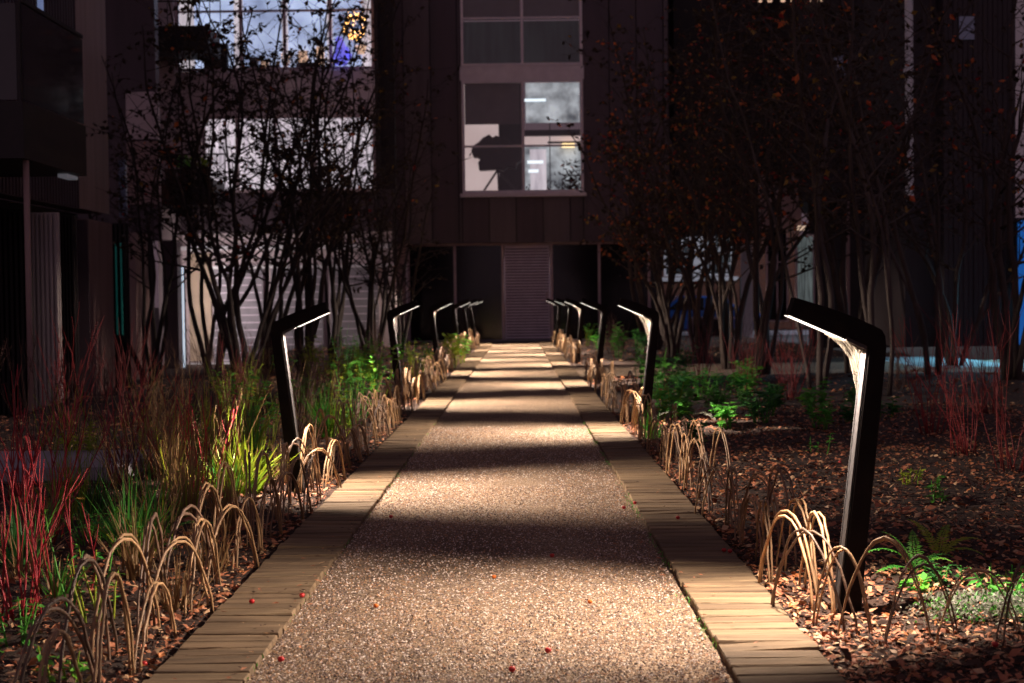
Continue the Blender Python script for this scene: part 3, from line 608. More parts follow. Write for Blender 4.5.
for px, D, H, ns, sp, sd, lb, lv, mixx, bk in TRR: tree(gx(px,D), D, H, ns, sp, sd, lb, int(lv*.62), mixx, lsize=.09, bark=bk, r0=.038 if bk is M_bark else .03)
# ------------------------------------------------------------------ buildings
def cladding(x0, x1, yf, yb, z0, z1, step, q=None, rib=.03):
    q = q or MB(); k = x0; i = 0
    while k < x1-.01:                      # folded sheets with an open joint between them
        k1 = min(x1, k+step); g = min(.03, step*.12); q.box(k, k1-g, yf-rib*random.random(), yb, z0, z1, i % 2 if random.random() < .8 else 0); q.box(k1-g, k1, yf+.05, yb, z0, z1, 2); k = k1; i += 1
    return q
def side_clad(xf, xb, y0, y1, z0, z1, step, rib=.025):
    """wall facing the path (+X face at xf when xf > xb, else -X)"""
    q = MB(); q.box(min(xf,xb), max(xf,xb), y0, y1, z0, z1); s = 1 if xf > xb else -1; k = y0+step*.5
    while k < y1: q.box(min(xf+s*.002, xf+s*rib), max(xf+s*.002, xf+s*rib), k-.012, k+.012, z0+.01, z1-.01); k += step
    return q
M_clad3 = mat('brown_cladding_sheet', (.140,.104,.122), .5, (.108,.080,.094), 2, stretch=(3,3,.3))
M_wframe = mat('tower_window_frame', (.95,.85,.88), .45, (.85,.75,.78), 5)
# --- brown tower at the end of the path
D = 38.0
T = empty('brown_tower', (0, D, 0)); tag(T, 'dark brown clad building closing the end of the path', 'building')
def P2(ob): ob.location = ob.location - T.location; return ob
def tx(px): return gx(px, D)
def tz(py): return gz(py, D, 525)
X0, X1 = gx(380,D), gx(671,D); wx0, wx1 = tx(464), tx(585); zt = 12.5
zs = tz(242.5); z_a, z_b, z_c = tz(193), tz(80), tz(66)
q = cladding(X0, wx0-.002, D, D+.3, zs, zt, .72); cladding(wx1+.002, X1, D, D+.3, zs, zt, .72, q); cladding(wx0-.002, wx1+.002, D, D+.3, zs, z_a-.05, .72, q)
q.box(X0, X1, D+.3, D+8, 10.2, zt); q.box(X0, X0+.3, D+.3, D+8, zs, 10.2); q.box(X1-.3, X1, D+.3, D+8, zs, 10.2); q.box(wx0, wx1, D, D+.3, tz(-40), zt)
P2(q.build('wall', [M_clad, M_clad3, M_dark], T))
def window(parent, x0, x1, z0, z1, y, cols, rows, fm, pm, fw=.06, name='window', back=None, off=(0,0,0)):
    """frame at y (facing -Y), pane just behind; cols/rows = inner bar positions 0..1"""
    q = MB()
    q.box(x0, x1, y, y+.08, z0, z0+fw); q.box(x0, x1, y, y+.08, z1-fw, z1); q.box(x0, x0+fw, y+.002, y+.078, z0+fw, z1-fw); q.box(x1-fw, x1, y+.002, y+.078, z0+fw, z1-fw)
    for c in cols: xc = x0+(x1-x0)*c; q.box(xc-fw/2, xc+fw/2, y+.004, y+.076, z0+fw, z1-fw)
    for r_ in rows: zc = z0+(z1-z0)*r_; q.box(x0+fw, x1-fw, y+.008, y+.07, zc-fw*.35, zc+fw*.35)
    f = q.build(name, fm, parent); f.location = off
    q = MB(); q.box(x0+fw*.5, x1-fw*.5, y+.035, y+.045, z0+fw*.5, z1-fw*.5); p = q.build('pane', pm, f)
    return f
mgl = bpy.data.materials.new('clear_glass'); mgl.use_nodes = True; nn = mgl.node_tree.nodes; ll = mgl.node_tree.links
tr_ = nn.new('ShaderNodeBsdfTransparent'); gl_ = nn.new('ShaderNodeBsdfGlossy'); gl_.inputs['Roughness'].default_value = .05; mxs = nn.new('ShaderNodeMixShader'); mxs.inputs[0].default_value = .045
ll.new(tr_.outputs[0], mxs.inputs[1]); ll.new(gl_.outputs[0], mxs.inputs[2]); ll.new(mxs.outputs[0], nn['Material Output'].inputs[0])
offT = (0, -D, 0)
mid = (tx(525)-wx0)/(wx1-wx0)
def frac(py, z0, z1): return (tz(py)-z0)/(z1-z0)
W1 = window(T, wx0, wx1, z_a, z_b, D-.05, [mid], [frac(146,z_a,z_b)], M_wframe, mgl, .075, off=offT); W1['label'] = 'lower window of the tower, bright room behind'
def child(nm, m, par, *b): o = boxobj(nm, m, par, *b); return o
child('blind', M_shade, W1, wx0+.08, tx(522), D+.2, D+.22, tz(123), z_b-.05)
child('blind', M_lroom, W1, tx(528), wx1-.08, D+.2, D+.22, tz(122), z_b-.05)
child('sill', M_wframe, W1, wx0-.06, wx1+.06, D-.12, D+.1, z_a-.10, z_a-.003)
child('lintel', M_wframe, W1, wx0-.03, wx1+.03, D-.04, D+.12, z_b+.004, z_c-.004)
# room behind the lower window
child('room_wall', M_cream, W1, wx0-.4, tx(500), D+1.9, D+1.95, z_a-.3, z_b+.2)
child('room_wall', M_dark, W1, tx(500)+.005, tx(526), D+1.9, D+1.95, z_a-.3, z_b+.2)
child('room_wall', M_lroom, W1, tx(526)+.005, wx1+.5, D+1.9, D+1.95, z_a-.3, tz(137))
child('room_wall', M_cream, W1, tx(526)+.005, wx1+.5, D+1.9, D+1.95, tz(137)+.003, tz(124))
lampm = mat('room_lamp', (.9,.7,.4), .5, emit=(1,.72,.35), estr=2.2)
child('ceiling_lamp_and_reflection', lampm, W1, tx(566), tx(579), D+1.7, D+1.8, tz(141), tz(137))
reflw = mat('strip_reflection', (.9,.95,1), .5, emit=(.8,.92,1), estr=1.3)
for (a_,b_,c_,d_) in ((527,548,100.5,98),(529,545,163,160),(530,540,172,169)): child('ceiling_lamp_and_reflection', reflw, W1, tx(a_), tx(b_), D+.17, D+.19, tz(a_*0+c_), tz(d_))  # reflections in the right-hand panes put in as glowing bars, not lamps
W2 = window(T, wx0, wx1, z_c, tz(-45), D-.05, [mid], [frac(18,z_c,tz(-45))], M_wframe, mgl, .075, off=offT); W2['label'] = 'upper window of the tower, dark with pale streaks'
child('net_curtain', lit('dim_net', (.011,.013,.014), (.004,.004,.005), .8, 1.2, stretch=(5,1,.5)), W2, wx0, wx1, D+.3, D+.33, z_c, tz(19))
child('blind', M_shade, W2, wx0, wx1, D+.2, D+.23, tz(18), tz(-46))
# things in the bright room: curtain folds, a house plant and a shelf
q = MB(); k = tx(533)
while k < tx(549): q.tube([(k,D+.62,z_a),(k,D+.62,tz(147))], .035, 6); k += .055
q.build('curtain', M_lcurt, W1)
random.seed(31); q = MB()
for i in range(150):
    a = random.uniform(0,6.28); q.leaf(Vector((tx(576)+random.gauss(0,.16), D+.9+random.gauss(0,.1), z_a+.1+abs(random.gauss(0,.33)))), Vector((math.cos(a), .2, random.random())), .16, .06)
for i in range(70):
    a = random.uniform(0,6.28); q.leaf(Vector((tx(545)+random.gauss(0,.22), D+.9+random.gauss(0,.1), z_a+.05+abs(random.gauss(0,.15)))), Vector((math.cos(a), .2, random.random())), .14, .05)
q.build('house_plant', M_dark, W1)
child('shelf', M_dark, W1, tx(551), wx1+.3, D+1.5, D+1.7, tz(137), tz(135.5)); child('room_lintel', M_dark, W1, tx(527), wx1+.3, D+1.6, D+1.8, tz(129), tz(123))
child('glazing_bar', M_dark, W1, tx(552.5), tx(553.5), D+1.4, D+1.45, z_a, z_b)
# covered thing on a tripod inside
tp = empty('covered_telescope', (tx(494), D+1.0, z_a)); tag(tp, 'black covered shape on a tripod behind the lower tower window', 'telescope')
ox, oy = tx(494), D+1.0
q = MB(); outl = [(472,147),(474,142),(480,138),(484,134),(491,130),(494,134),(498,131),(503,135),(509,134),(512,139),(519,141),(524,146),(524,158),(519,160),(518,166),(509,164),(506,168),(500,166),(480,167),(479,158),(482,156),(478,153),(475,154)]
q.prism([(tx(a)-ox, tz(b)-z_a) for a, b in outl], -.22, .22); o = q.build('cover', M_dark, tp)
bv = o.modifiers.new('b', 'BEVEL'); bv.width = .05; bv.segments = 2
for a, b_ in ((484,189),(500,190),(519,189)):
    q = MB(); q.tube([(tx(499)-ox, 0, tz(166)-z_a), (tx(a)-ox, (a-500)*.01, tz(b_)-z_a)], .03, 6); q.build('leg', M_dark, tp)
# storefront
sf = empty('storefront', (0,0,0), parent=T); sf.location = (0,0,0)
def sfp(nm, m, *b): o = boxobj(nm, m, sf, b[0], b[1], b[2]-D, b[3]-D, b[4], b[5]); return o
zd = tz(340)
sfp('glazing', M_blackglass, gx(407,D), tx(502), D+.30, D+.33, .0, zs); sfp('glazing', M_blackglass, tx(553), gx(662,D), D+.30, D+.33, .0, zs)
for px_ in (408, 455, 503, 552, 600, 650): sfp('mullion', M_frame, tx(px_)-.035, tx(px_)+.035, D+.2, D+.29, .0, zs-.06)
sfp('head_rail', M_frame, gx(407,D), gx(662,D), D+.2, D+.3, zs-.06, zs-.003)
q = MB(); x0, x1 = tx(505), tx(550); q.box(x0, x1, D-D+.24, D-D+.28, .03, zs-.065); k = .08
while k < zs-.12:
    q.add([(x0+.03,.238,k),(x1-.03,.238,k),(x1-.03,.215,k-.02+.0),(x0+.03,.215,k-.02)], [(0,1,2,3)]); q.add([(x0+.03,.215,k-.02),(x1-.03,.215,k-.02),(x1-.03,.238,k-.045),(x0+.03,.238,k-.045)], [(0,1,2,3)], 1); k += .078
dr = q.build('louvred_door', [M_door, M_clad], sf)
child('handle', M_frame, dr, tx(546), tx(548), .17, .20, 1.0, 1.3)
sfp('threshold', M_slab, gx(407,D), gx(662,D), D-.05, D+.36, -.1, .03)
q = MB(); q.box(-1.0, 1.0, 36.7, 37.9, -.1, -.002); q.build('entrance_mat', M_dark, kind='structure')
# storefront side returns
sfp('pier', M_clad2, gx(393,D), gx(406,D), D+.05, D+.3, -.3, zs)
sfp('soffit', M_dark, gx(380,D), gx(671,D), D+.34, D+7, zs-.2, zs-.01)
# --- pale block at the left back
D2 = 33.0
B = empty('pale_apartment_block', (-6, D2, -.3)); tag(B, 'pale apartment block with lit blue window and balconies behind the left trees', 'building')
def bz(py): return gz(py, D2, 300)
def bx(px): return gx(px, D2)
def bp_(nm, m, px0, px1, yf, yb, py0, py1): o = boxobj(nm, m, B, bx(px0)+6, bx(px1)+6, yf-D2, yb-D2, bz(py0)+.3, bz(py1)+.3); return o
bp_('wall', M_render, 181, 395, D2+.2, D2+.5, 366, 230)
bp_('wall', M_clad, 181, 395, D2+.1, D2+.2, 232, 190)
bp_('band', M_white, 181, 395, D2+.08, D2+.19, 249, 245); bp_('band', M_white, 212, 395, D2+.06, D2+.19, 268, 265)
for i, (a_, b__) in enumerate(((212,262),(270,322),(330,378))):
    g = bp_('garage_door', M_slab, a_, b__, D2+.12, D2+.19, 362, 268); 
    for k in range(12): bp_('door_rib', M_door, a_+1, b__-1, D2+.108, D2+.118, 360-k*7.5, 359-k*7.5).parent = B
bp_('plinth', M_white, 181, 395, D2+.0, D2+.19, 366, 362)
bp_('door_panel', mat('cream_door', (.55,.42,.30), .6, (.45,.34,.25), 3), 188, 210, D2+.1, D2+.19, 360, 252)
lm = mat('cold_light_gap', (.8,.9,1), .5, emit=(.72,.84,1), estr=.8)
xg = gx(183,31.4)+6; q = MB(); q.tube([(xg,31.4-D2,gz(366,31.4)+.3),(xg,31.4-D2,gz(262,31.4)+.3)], .022, 10); q.build('lit_gap_bar', lm, B, smooth=True); q = MB(); zz0 = gz(366,31.4)+.3  # glowing bar stands in for a lit gap between wall edges
for k in range(4): q.box(xg-.05, xg+.05, 31.42-D2, 31.5-D2, zz0+.2+k*.65, zz0+.26+k*.65)
q.box(xg-.045, xg+.045, 31.43-D2, 31.46-D2, zz0, gz(262,31.4)+.3); q.build('added_bar_backing', M_dark, B)  # brackets and backing added behind the glowing bar, no real fitting
tl = bpy.data.lights.new('added_wall_fill', 'AREA'); tl.shape = 'RECTANGLE'; tl.size = .06; tl.size_y = 2.1; tl.energy = 44; tl.color = (1,.86,.84)  # added fill light, brightens the pale wall
to = bpy.data.objects.new('added_wall_fill', tl); COL.objects.link(to); to.parent = B; to.location = (xg+.06, 31.5-D2, 1.5); to.rotation_euler = Vector((.75,.66,-.02)).to_track_quat('-Z','Y').to_euler()
def bwin(px0, px1, py0, py1, cols, rows, room, lab):
    x0, x1, z0, z1 = bx(px0)+6, bx(px1)+6, bz(py0)+.3, bz(py1)+.3
    f = window(B, x0, x1, z0, z1, 0, cols, rows, M_frame, mgl, .07); f['label'] = lab
    child('room_back', room, f, x0-.05, x1+.05, .55, .6, z0-.05, z1+.05); return f
f1 = bwin(180, 378, 70, -60, [.33,.55,.78], [.46], M_lblue, 'bluish lit window of the upper floor'); 
f2 = bwin(205, 378, 192, 115, [.2,.42,.65], [], M_lcurt, 'pale curtained window below the bluish one')
bp_('spandrel', M_render, 181, 378, D2-.05, D2+.4, 115, 71)
bp_('wall', M_render, 181, 204, D2-.02, D2+.4, 190, 116)
bp_('wall', M_render, 160, 180, D2-.1, D2+.4, 366, -60)
bp_('end_wall', M_dark, 378, 381, D2-.05, D2+5, 230, -60)
bp_('roof', M_dark, 160, 381, D2, D2+5, -60, -75)
bp_('back_wall', M_dark, 160, 395, D2+.62, D2+.9, 366, -60)
bp_('shelf_unit', mat('shelf_wood', (.3,.12,.06), .6, (.2,.08,.04), 6), 342, 376, D2+.3, D2+.5, 72, 67)
lampbk = mat('shelf_lamp', (.9,.6,.4), .5, emit=(1,.62,.42), estr=.7)
for a_, b__, c_, d_ in ((318,326,62,44),(300,309,64,48),(283,291,60,50),(262,270,66,58)): bp_('room_lamp', lampbk, a_, b__, D2+.35, D2+.45, c_, d_)
for k_, (a_, b__) in enumerate(((183,196),(238,246),(286,292),(331,336),(366,377))):
    q = MB(); x = bx(a_)+6
    while x < bx(b__)+6: q.tube([(x,.30,bz(70)+.3),(x,.30,bz(-60)+.3)], .04, 6); x += .07
    q.build('curtain', M_lcurt, f1)
for a_, b__, c_, d_ in ((205,229,70,40),(251,259,70,54),(268,281,70,62),(298,316,70,60)): child('furniture', M_dark, f1, bx(a_)+6, bx(b__)+6, .32, .5, bz(c_)+.3, bz(d_)+.3)
q = MB(); x = bx(206)+6
while x < bx(378)+6: q.tube([(x,.3,bz(192)+.3),(x+random.uniform(-.02,.02),.3,bz(115)+.3)], random.uniform(.03,.05), 6); x += random.uniform(.08,.16)
q.build('curtain', M_lcurt, f2)
# balconies on the pale block
for nm, px0, px1, py0, py1, lb in (('balcony',142,226,60,36,'upper dark balcony box of the pale block'),('balcony',163,228,208,183,'lower dark balcony box of the pale block')):
    b_ = bp_(nm, M_dark, px0, px1, D2-1.4, D2-.12, py0, py1); b_['label'] = lb
    for k in range(9):
        xx = px0+(px1-px0)*k/8; q = MB(); x = gx(xx, D2-1.3)+6; z = bz(py1)+.3; q.tube([(x,-1.35,z),(x,-1.35,z+.55)], .012, 5); q.build('baluster', M_dark, b_)
    q = MB(); q.tube([(gx(px0,D2-1.3)+6,-1.35,bz(py1)+.85),(gx(px1,D2-1.3)+6,-1.35,bz(py1)+.85)], .02, 6); q.build('rail', M_dark, b_)
# potted plants on the lower balcony
pm = mat('pot', (.12,.05,.03), .7, (.08,.03,.02), 5)
for i, (px_, lb) in enumerate(((173,'potted plant with orange leaves on the lower left balcony'),(187,'green potted plant on the lower left balcony'),(207,'olive potted plant at the right of the lower left balcony'))):
    x = gx(px_, D2-.8); z = bz(183); t = empty('potted_plant', (x, D2-.8, z)); tag(t, lb, 'potted plant')
    q = MB(); q.tube([(0,0,0),(0,0,.28)], [.1,.15], 10); q.build('pot', pm, t); random.seed(i+50); q = MB()
    for k in range(60):
        q.leaf(Vector((random.gauss(0,.09), random.gauss(0,.09), .3+random.random()*(.5 if i == 0 else .22))), Vector((random.gauss(0,1), random.gauss(0,1), .5)), .14, .07)
    q.build('foliage', (M_oleaf, M_gleaf2, M_lime)[i], t)
# orange lantern hanging on the left
t = empty('orange_lantern', (gx(146,31), 31, gz(213,31,146))); tag(t, 'glowing orange ribbed lantern left of the lower balcony', 'lantern')
lo = mat('lantern_glow', (.9,.3,.05), .5, emit=(1,.24,.03), estr=.75)
for k in range(5):
    q = MB(); q.tube([(0,0,.02+k*.1),(0,0,.05+k*.1),(0,0,.09+k*.1)], [.07,.11,.07], 12); q.build('glass_ring', lo, t)
q = MB(); q.tube([(0,0,.5),(0,0,.56)], [.08,.02], 8); q.tube([(0,0,.55),(0,0,2.0)], .006, 4); q.tube([(0,0,0),(0,0,.02)], .08, 10); q.build('cap', M_dark, t)
# wreath and figurine in the blue window
cx, cz = bx(360), bz(29)
t = empty('fairy_light_wreath', (cx, D2-.1, cz)); tag(t, 'round wreath of warm fairy lights hanging in the blue window', 'wreath')
random.seed(4); q = MB(); K = 40; q.tube([(math.cos(i*6.283/K)*.23, 0, math.sin(i*6.283/K)*.25) for i in range(K+1)], .035, 6)
for i in range(260):
    a = random.uniform(0,6.28); p = Vector((math.cos(a)*.24, 0, math.sin(a)*.25)); q.leaf(p, Vector((random.gauss(0,1), random.gauss(0,1), random.gauss(0,1))), .10, .03)
q.build('ring', M_dark, t)
wl = mat('fairy_bulb', (1,.6,.2), .5, emit=(1,.50,.14), estr=7); q = MB()
q.tube([(0,0,-.013),(0,0,-.004),(0,0,.008),(0,0,.014)], [.005,.014,.013,.004], 6); me0 = None
for i in range(92):
    a = random.uniform(0,6.28); r = min(.34, abs(random.gauss(.20,.07))); x, z = math.cos(a)*r*.85, math.sin(a)*r*1.2; yy = -.05-random.random()*.03
    if me0 is None: me0 = q.build('fairy_bulb', wl, t); o = me0
    else: o = me0.copy(); COL.objects.link(o); o.parent = t
    o.location = (x, yy, z)
q = MB(); q.tube([(.12,0,-.42),(.12,0,-.60)], [.13,.09], 8); q.build('pot', lampbk, t)
t = empty('glowing_figurine', (bx(345), D2-.12, bz(66))); tag(t, 'blue-violet glowing rounded figurine in the blue window', 'ornament')
bl = mat('violet_glow', (.25,.25,1), .5, emit=(.16,.15,.85), estr=.85); q = MB(); q.tube([(0,0,0),(0,0,.1),(0,0,.3),(0,0,.43),(-.02,0,.52),(-.03,0,.60),(-.03,0,.65)], [.15,.17,.16,.11,.10,.08,.02], 12); q.build('body', bl, t, smooth=True)
q = MB(); q.tube([(.14,0,.40),(.22,0,.2),(.20,0,.08)], [.03,.05,.02], 8); q.build('arm', bl, t)
# --- left wing beside the bed
L = empty('left_wing', (-6.2, 20, -.3)); tag(L, 'dark clad building along the left with a balcony and ribbed ground floor panels', 'building')
def lp(nm, m, x0, x1, y0, y1, z0, z1, par=None): return boxobj(nm, m, par or L, x0+6.2, x1+6.2, y0-20, y1-20, z0+.3, z1+.3)
zu = gz(199, 18.3, 32)
q = side_clad(0, -.3, -4.4, 1.45, zu+.3, 11, .12); q.build('wall', M_clad, L)
lp('corner_panel', M_clad2, -6.22, -6.17, gx(88,1)*0+20.35, 21.85, zu+.01, 11)
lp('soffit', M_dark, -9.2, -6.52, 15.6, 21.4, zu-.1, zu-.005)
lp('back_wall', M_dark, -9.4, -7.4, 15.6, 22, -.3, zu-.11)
# ribbed sheets and piers
def fins(nm, m, px0, px1, D_, z1, nrib, dep=.1, depth=.05, lab=None):
    x0, x1 = gx(px0,D_), gx(px1,D_); q = MB(); q.box(x0+6.2, x1+6.2, D_-20, D_-20+depth, 0, z1+.3)
    for k in range(nrib):
        xx = x0+(x1-x0)*(k+.5)/nrib+6.2; wd = (x1-x0)/nrib*.25; q.box(xx-wd, xx+wd, D_-20-dep, D_-20-.002, .01, z1+.28)
    o = q.build(nm, m, L)
    if lab: o['label'] = lab
    return o
fins('ribbed_screen', M_dark, -30, 32, 18.6, zu-.13, 12, .08)
fins('ribbed_screen', M_corr, 33, 60, 19, zu-.13, 6, .05, lab='pale corrugated screen')
fins('ribbed_screen', M_dark, 61, 77, 19.6, zu-.13, 5, .08)
q = side_clad(gx(90,20.6)+6.2, gx(78,20.6)+6.2, .6, 1.8, 0, zu-.13+.3, .08, .012); q.build('pier', M_clad2, L)
lp('pier_face', M_clad, gx(78,20.6), gx(90,20.6), 20.55, 20.598, -.3, zu-.14)
fins('ribbed_screen', M_dark, 112, 129, 24, zu+.0, 4, .08)
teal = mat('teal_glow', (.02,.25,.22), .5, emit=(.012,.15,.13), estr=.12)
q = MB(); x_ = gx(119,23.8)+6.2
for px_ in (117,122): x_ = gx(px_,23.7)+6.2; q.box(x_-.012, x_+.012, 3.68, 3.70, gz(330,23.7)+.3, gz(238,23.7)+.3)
q.build('teal_reflection_glow', teal, L)  # glowing strips stand in for a teal reflection in the gap
q = side_clad(gx(136,27)+6.2, gx(130,27)+6.2, 7.0, 8.0, 0, gz(228,27)+.3, .15, .012); q.build('pier', M_clad2, L)
lp('upper_recess_wall', M_clad, gx(111,30)-3, gx(160,30), 30.0, 30.3, gz(236,30), 11); lp('pale_panel', M_render, gx(131,30), gx(163,30), 29.9, 29.995, gz(135,30), gz(88,30)); lp('pale_panel', M_clad2, gx(131,30), gx(163,30), 29.9, 29.995, gz(200,30), gz(137,30))
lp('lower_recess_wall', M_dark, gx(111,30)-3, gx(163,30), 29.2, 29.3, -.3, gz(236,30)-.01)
lp('pier', M_clad, gx(163,31), gx(178,31), 31, 31.3, -.3, gz(236,31))
bg = mat('blue_pipe', (.10,.14,.25), .4, (.07,.1,.18), 5)
lp('blue_column', bg, gx(121,27), gx(128,27), 27, 27.1, gz(212,27), gz(155,27))
lp('rear_roof', M_dark, -12, -6.3, 15.6, 31, 11.3, 11.6)
# balcony with glass and support
X_ = 0; Bc = empty('balcony', (1.2, -5.4, gz(158,14.6,27)+.3), parent=L)
zb = gz(158,14.6,27); zt_ = gz(101,14.6,27); bx1 = gx(27,14.6)
def bc(nm, m, x0, x1, y0, y1, z0, z1): return boxobj(nm, m, Bc, x0-(-5.0), x1-(-5.0), y0-14.6, y1-14.6, z0-zb, z1-zb)
bc('fascia', M_dark, bx1-4, bx1, 14.6, 16.75, zb, zt_)
gg = mat('balcony_glass', (.05,.045,.055), .1, (.04,.035,.045), 2)
bc('glass', gg, bx1-.02, bx1-.005, 14.65, 16.7, zt_+.02, zt_+1.0); bc('glass', gg, bx1-4, bx1-.06, 14.62, 14.635, zt_+.02, zt_+1.0)
bc('corner_post', M_dark, bx1-.05, bx1-.015, 14.6, 14.66, zt_, zt_+1.02)
bc('handrail', M_dark, bx1-.05, bx1+.0, 14.67, 16.72, zt_+1.02, zt_+1.06)
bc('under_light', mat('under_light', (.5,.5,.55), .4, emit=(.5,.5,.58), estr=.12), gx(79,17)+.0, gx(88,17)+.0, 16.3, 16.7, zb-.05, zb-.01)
q = MB(); xcol = gx(29,14.8)+5.0; q.tube([(xcol,.2,-zb-.3),(xcol,.2,-.002)], .032, 12); q.build('column', M_clad2, Bc, smooth=True)
bc('lit_pane', mat('blue_pane', (.3,.4,.7), .3, emit=(.20,.27,.5), estr=.5), gx(45,18), gx(50,18), 17.95, 18.0, zt_+1.1, zt_+2.1)
bc('red_glow', mat('red_pane', (.3,.03,.03), .3, emit=(.14,.008,.008), estr=.6), gx(7,18)-.05, gx(18,18), 17.95, 18.0, gz(40,18), gz(22,18))
M_cladd = mat('dark_ribbed_cladding', (.040,.026,.032), .6, (.030,.020,.025), 2, stretch=(3,3,.3))
# --- right wing
Rg = empty('right_wing', (7, 26, -.3)); tag(Rg, 'dark building at the right with finely ribbed cladding and white downpipe', 'building')
D3 = 26.0
def rp(nm, m, px0, px1, D_, dep, py0, py1): return boxobj(nm, m, Rg, gx(px0,D_)-7, gx(px1,D_)-7, D_-26, D_-26+dep, gz(py0,D_)+.3, gz(py1,D_)+.3)
x0, x1 = gx(944,D3)-7, gx(1016,D3)-7
q = cladding(x0, x1, 0, 4, gz(352,D3)+.3, 10, .09, rib=.02); q.build('wall', M_cladd, Rg)
rp('wall', M_cladd, 905, 944, D3+.4, 3, 352, -80)
q = MB(); xx = gx(913,D3)-7; q.tube([(xx,.2,gz(205,D3)+.3),(xx,.2,9.5)], .075, 10)
for zz in (4.0,5.5,7): q.tube([(xx,.32,zz),(xx,.32,zz+.08)], .07, 10)
q.build('downpipe', M_white, Rg)
D4 = 34.0
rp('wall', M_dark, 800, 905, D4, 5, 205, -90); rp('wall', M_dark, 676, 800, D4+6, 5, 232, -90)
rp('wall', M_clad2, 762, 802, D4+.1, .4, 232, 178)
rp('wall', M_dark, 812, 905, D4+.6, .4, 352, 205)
f = window(Rg, gx(796,D4)-7, gx(815,D4)-7, gz(330,D4)+.3, gz(238,D4)+.3, 8.0, [], [], M_frame, M_lsoft, .04, name='window')
f['label'] = 'narrow window with grey net curtain'
f = window(Rg, gx(768,D4)-7, gx(790,D4)-7, gz(325,D4)+.3, gz(225,D4)+.3, 8.2, [.5], [.6], M_frame, M_blackglass, .04, name='window')
rp('wall_lamp', mat('wall_lamp_glow', (.9,.7,.5), .5, emit=(1,.7,.5), estr=.55), 798, 808, D4-.1, .08, 234, 229)
rp('column', M_clad2, 847, 850, D4-.3, .1, 340, 205)
for i_, px_ in enumerate((760,770,783,793,802,812,820)): rp('string_light', lampbk, px_, px_+4, D4-.2, .05, 5, 1)
bb = rp('balcony', M_dark, 848, 905, D4-1.2, 1.1, 122, 100); bb['label'] = 'dark balcony high on the right wing'
for a_, b__, c_, d_ in ((835,851,82,60),(858,880,122,111),(960,975,45,22)):
    rp('dim_pane', mat('dim_blue_pane', (.2,.2,.3), .3, emit=(.07,.07,.11), estr=.16), a_, b__, D4-.02 if a_ < 900 else D3-.04, .015, c_, d_)
# blue lit panel
t = empty('blue_light_panel', (gx(1030,25.5), 25.5, -.3)); tag(t, 'tall glowing blue panel at the right edge of the photo', 'light panel')
bpn = mat('blue_panel', (.03,.2,.7), .5, emit=(.012,.16,.62), estr=.38)
q = MB(); hw = gx(1030,25.5)-gx(1019,25.5); q.box(-hw, hw+.4, 0, .06, .5, gz(226,25.5)+.3); q.build('panel', bpn, t)
q = MB(); q.box(-hw-.03, hw+.43, .062, .12, 0, gz(226,25.5)+.34); q.build('frame', M_dark, t)
ld = bpy.data.lights.new('panel_light', 'AREA'); ld.shape = 'RECTANGLE'; ld.size = .5; ld.size_y = 1.2; ld.energy = 45; ld.color = (.25,.75,1); lo_ = bpy.data.objects.new('panel_light', ld); COL.objects.link(lo_); lo_.parent = t; lo_.location = (0,-.1,1.7)
lo_.rotation_euler = Vector((-1.6,-1.6,-1.5)).to_track_quat('-Z','Y').to_euler(); ld.spread = R(75)
q = MB(); x0, x1 = gx(915,22), gx(1012,22); q.box(x0, x1, 21.6, 25.4, -.35, -.0+.02); q.build('pale_paving', M_paleslab, kind='structure')
# --- street beyond the right trees
H = empty('brick_house', (7.5, 60, -.3)); tag(H, 'red brick house with white sash and arched windows across the street', 'house')
mb = mat('brick', (.42,.13,.06), .85, (.32,.09,.05), 5); n_ = mb.node_tree.nodes; l_ = mb.node_tree.links
bt = n_.new('ShaderNodeTexBrick'); bt.inputs['Scale'].default_value = 4; bt.inputs['Color1'].default_value = (.20,.055,.028,1); bt.inputs['Color2'].default_value = (.11,.03,.02,1); bt.inputs['Mortar'].default_value = (.25,.17,.13,1)
mpp = n_.new('ShaderNodeMapping'); mpp.inputs['Rotation'].default_value = (R(90),0,0); tcc = n_.new('ShaderNodeTexCoord'); l_.new(tcc.outputs['Object'], mpp.inputs[0]); l_.new(mpp.outputs[0], bt.inputs['Vector']); l_.new(bt.outputs['Color'], n_['Principled BSDF'].inputs['Base Color'])
DH = 60.0
def hx(px): return gx(px,DH)-7.5
def hz(py): return gz(py,DH,700)+.3
q = MB(); q.box(hx(628), hx(800), 0, 6, 0, 7.6); q.build('wall', mb, H)
q = MB(); q.add([(hx(626),-.3,7.6),(hx(802),-.3,7.6),(hx(802),6.3,7.6),(hx(626),6.3,7.6),(hx(626),3,10.5),(hx(802),3,10.5)], [(0,1,5,4),(2,3,4,5),(0,4,3),(1,2,5),(0,3,2,1)]); q.build('roof', M_dark, H)
wdw = mat('house_pane', (.03,.045,.05), .25, (.015,.02,.025), 3)
f = window(H, hx(664), hx(692), hz(276), hz(236), -.1, [.33,.66], [.25,.5,.75], M_white, wdw, .085); f['label'] = 'white many-paned sash window'
f = window(H, hx(706), hx(733), hz(276), hz(236), -.1, [.5], [.3,.6], M_white, wdw, .085); f['label'] = 'white window beside the brick pier'
q = MB(); q.tube([(hx(712),-.15,hz(272)),(hx(712),-.15,hz(255)),(hx(715),-.15,hz(248)),(hx(719),-.15,hz(246)),(hx(723),-.15,hz(248)),(hx(726),-.15,hz(255)),(hx(726),-.15,hz(272))], .07, 6); q.build('arch_trim', M_white, f)
child('ledge', M_white, H, hx(655), hx(737), -.35, -.005, hz(281), hz(277))
child('door_canopy', M_white, H, hx(693), hx(705), -.2, -.005, hz(276), hz(236))
child('door', wdw, H, hx(740), hx(752), -.08, -.004, 0, 2.2)
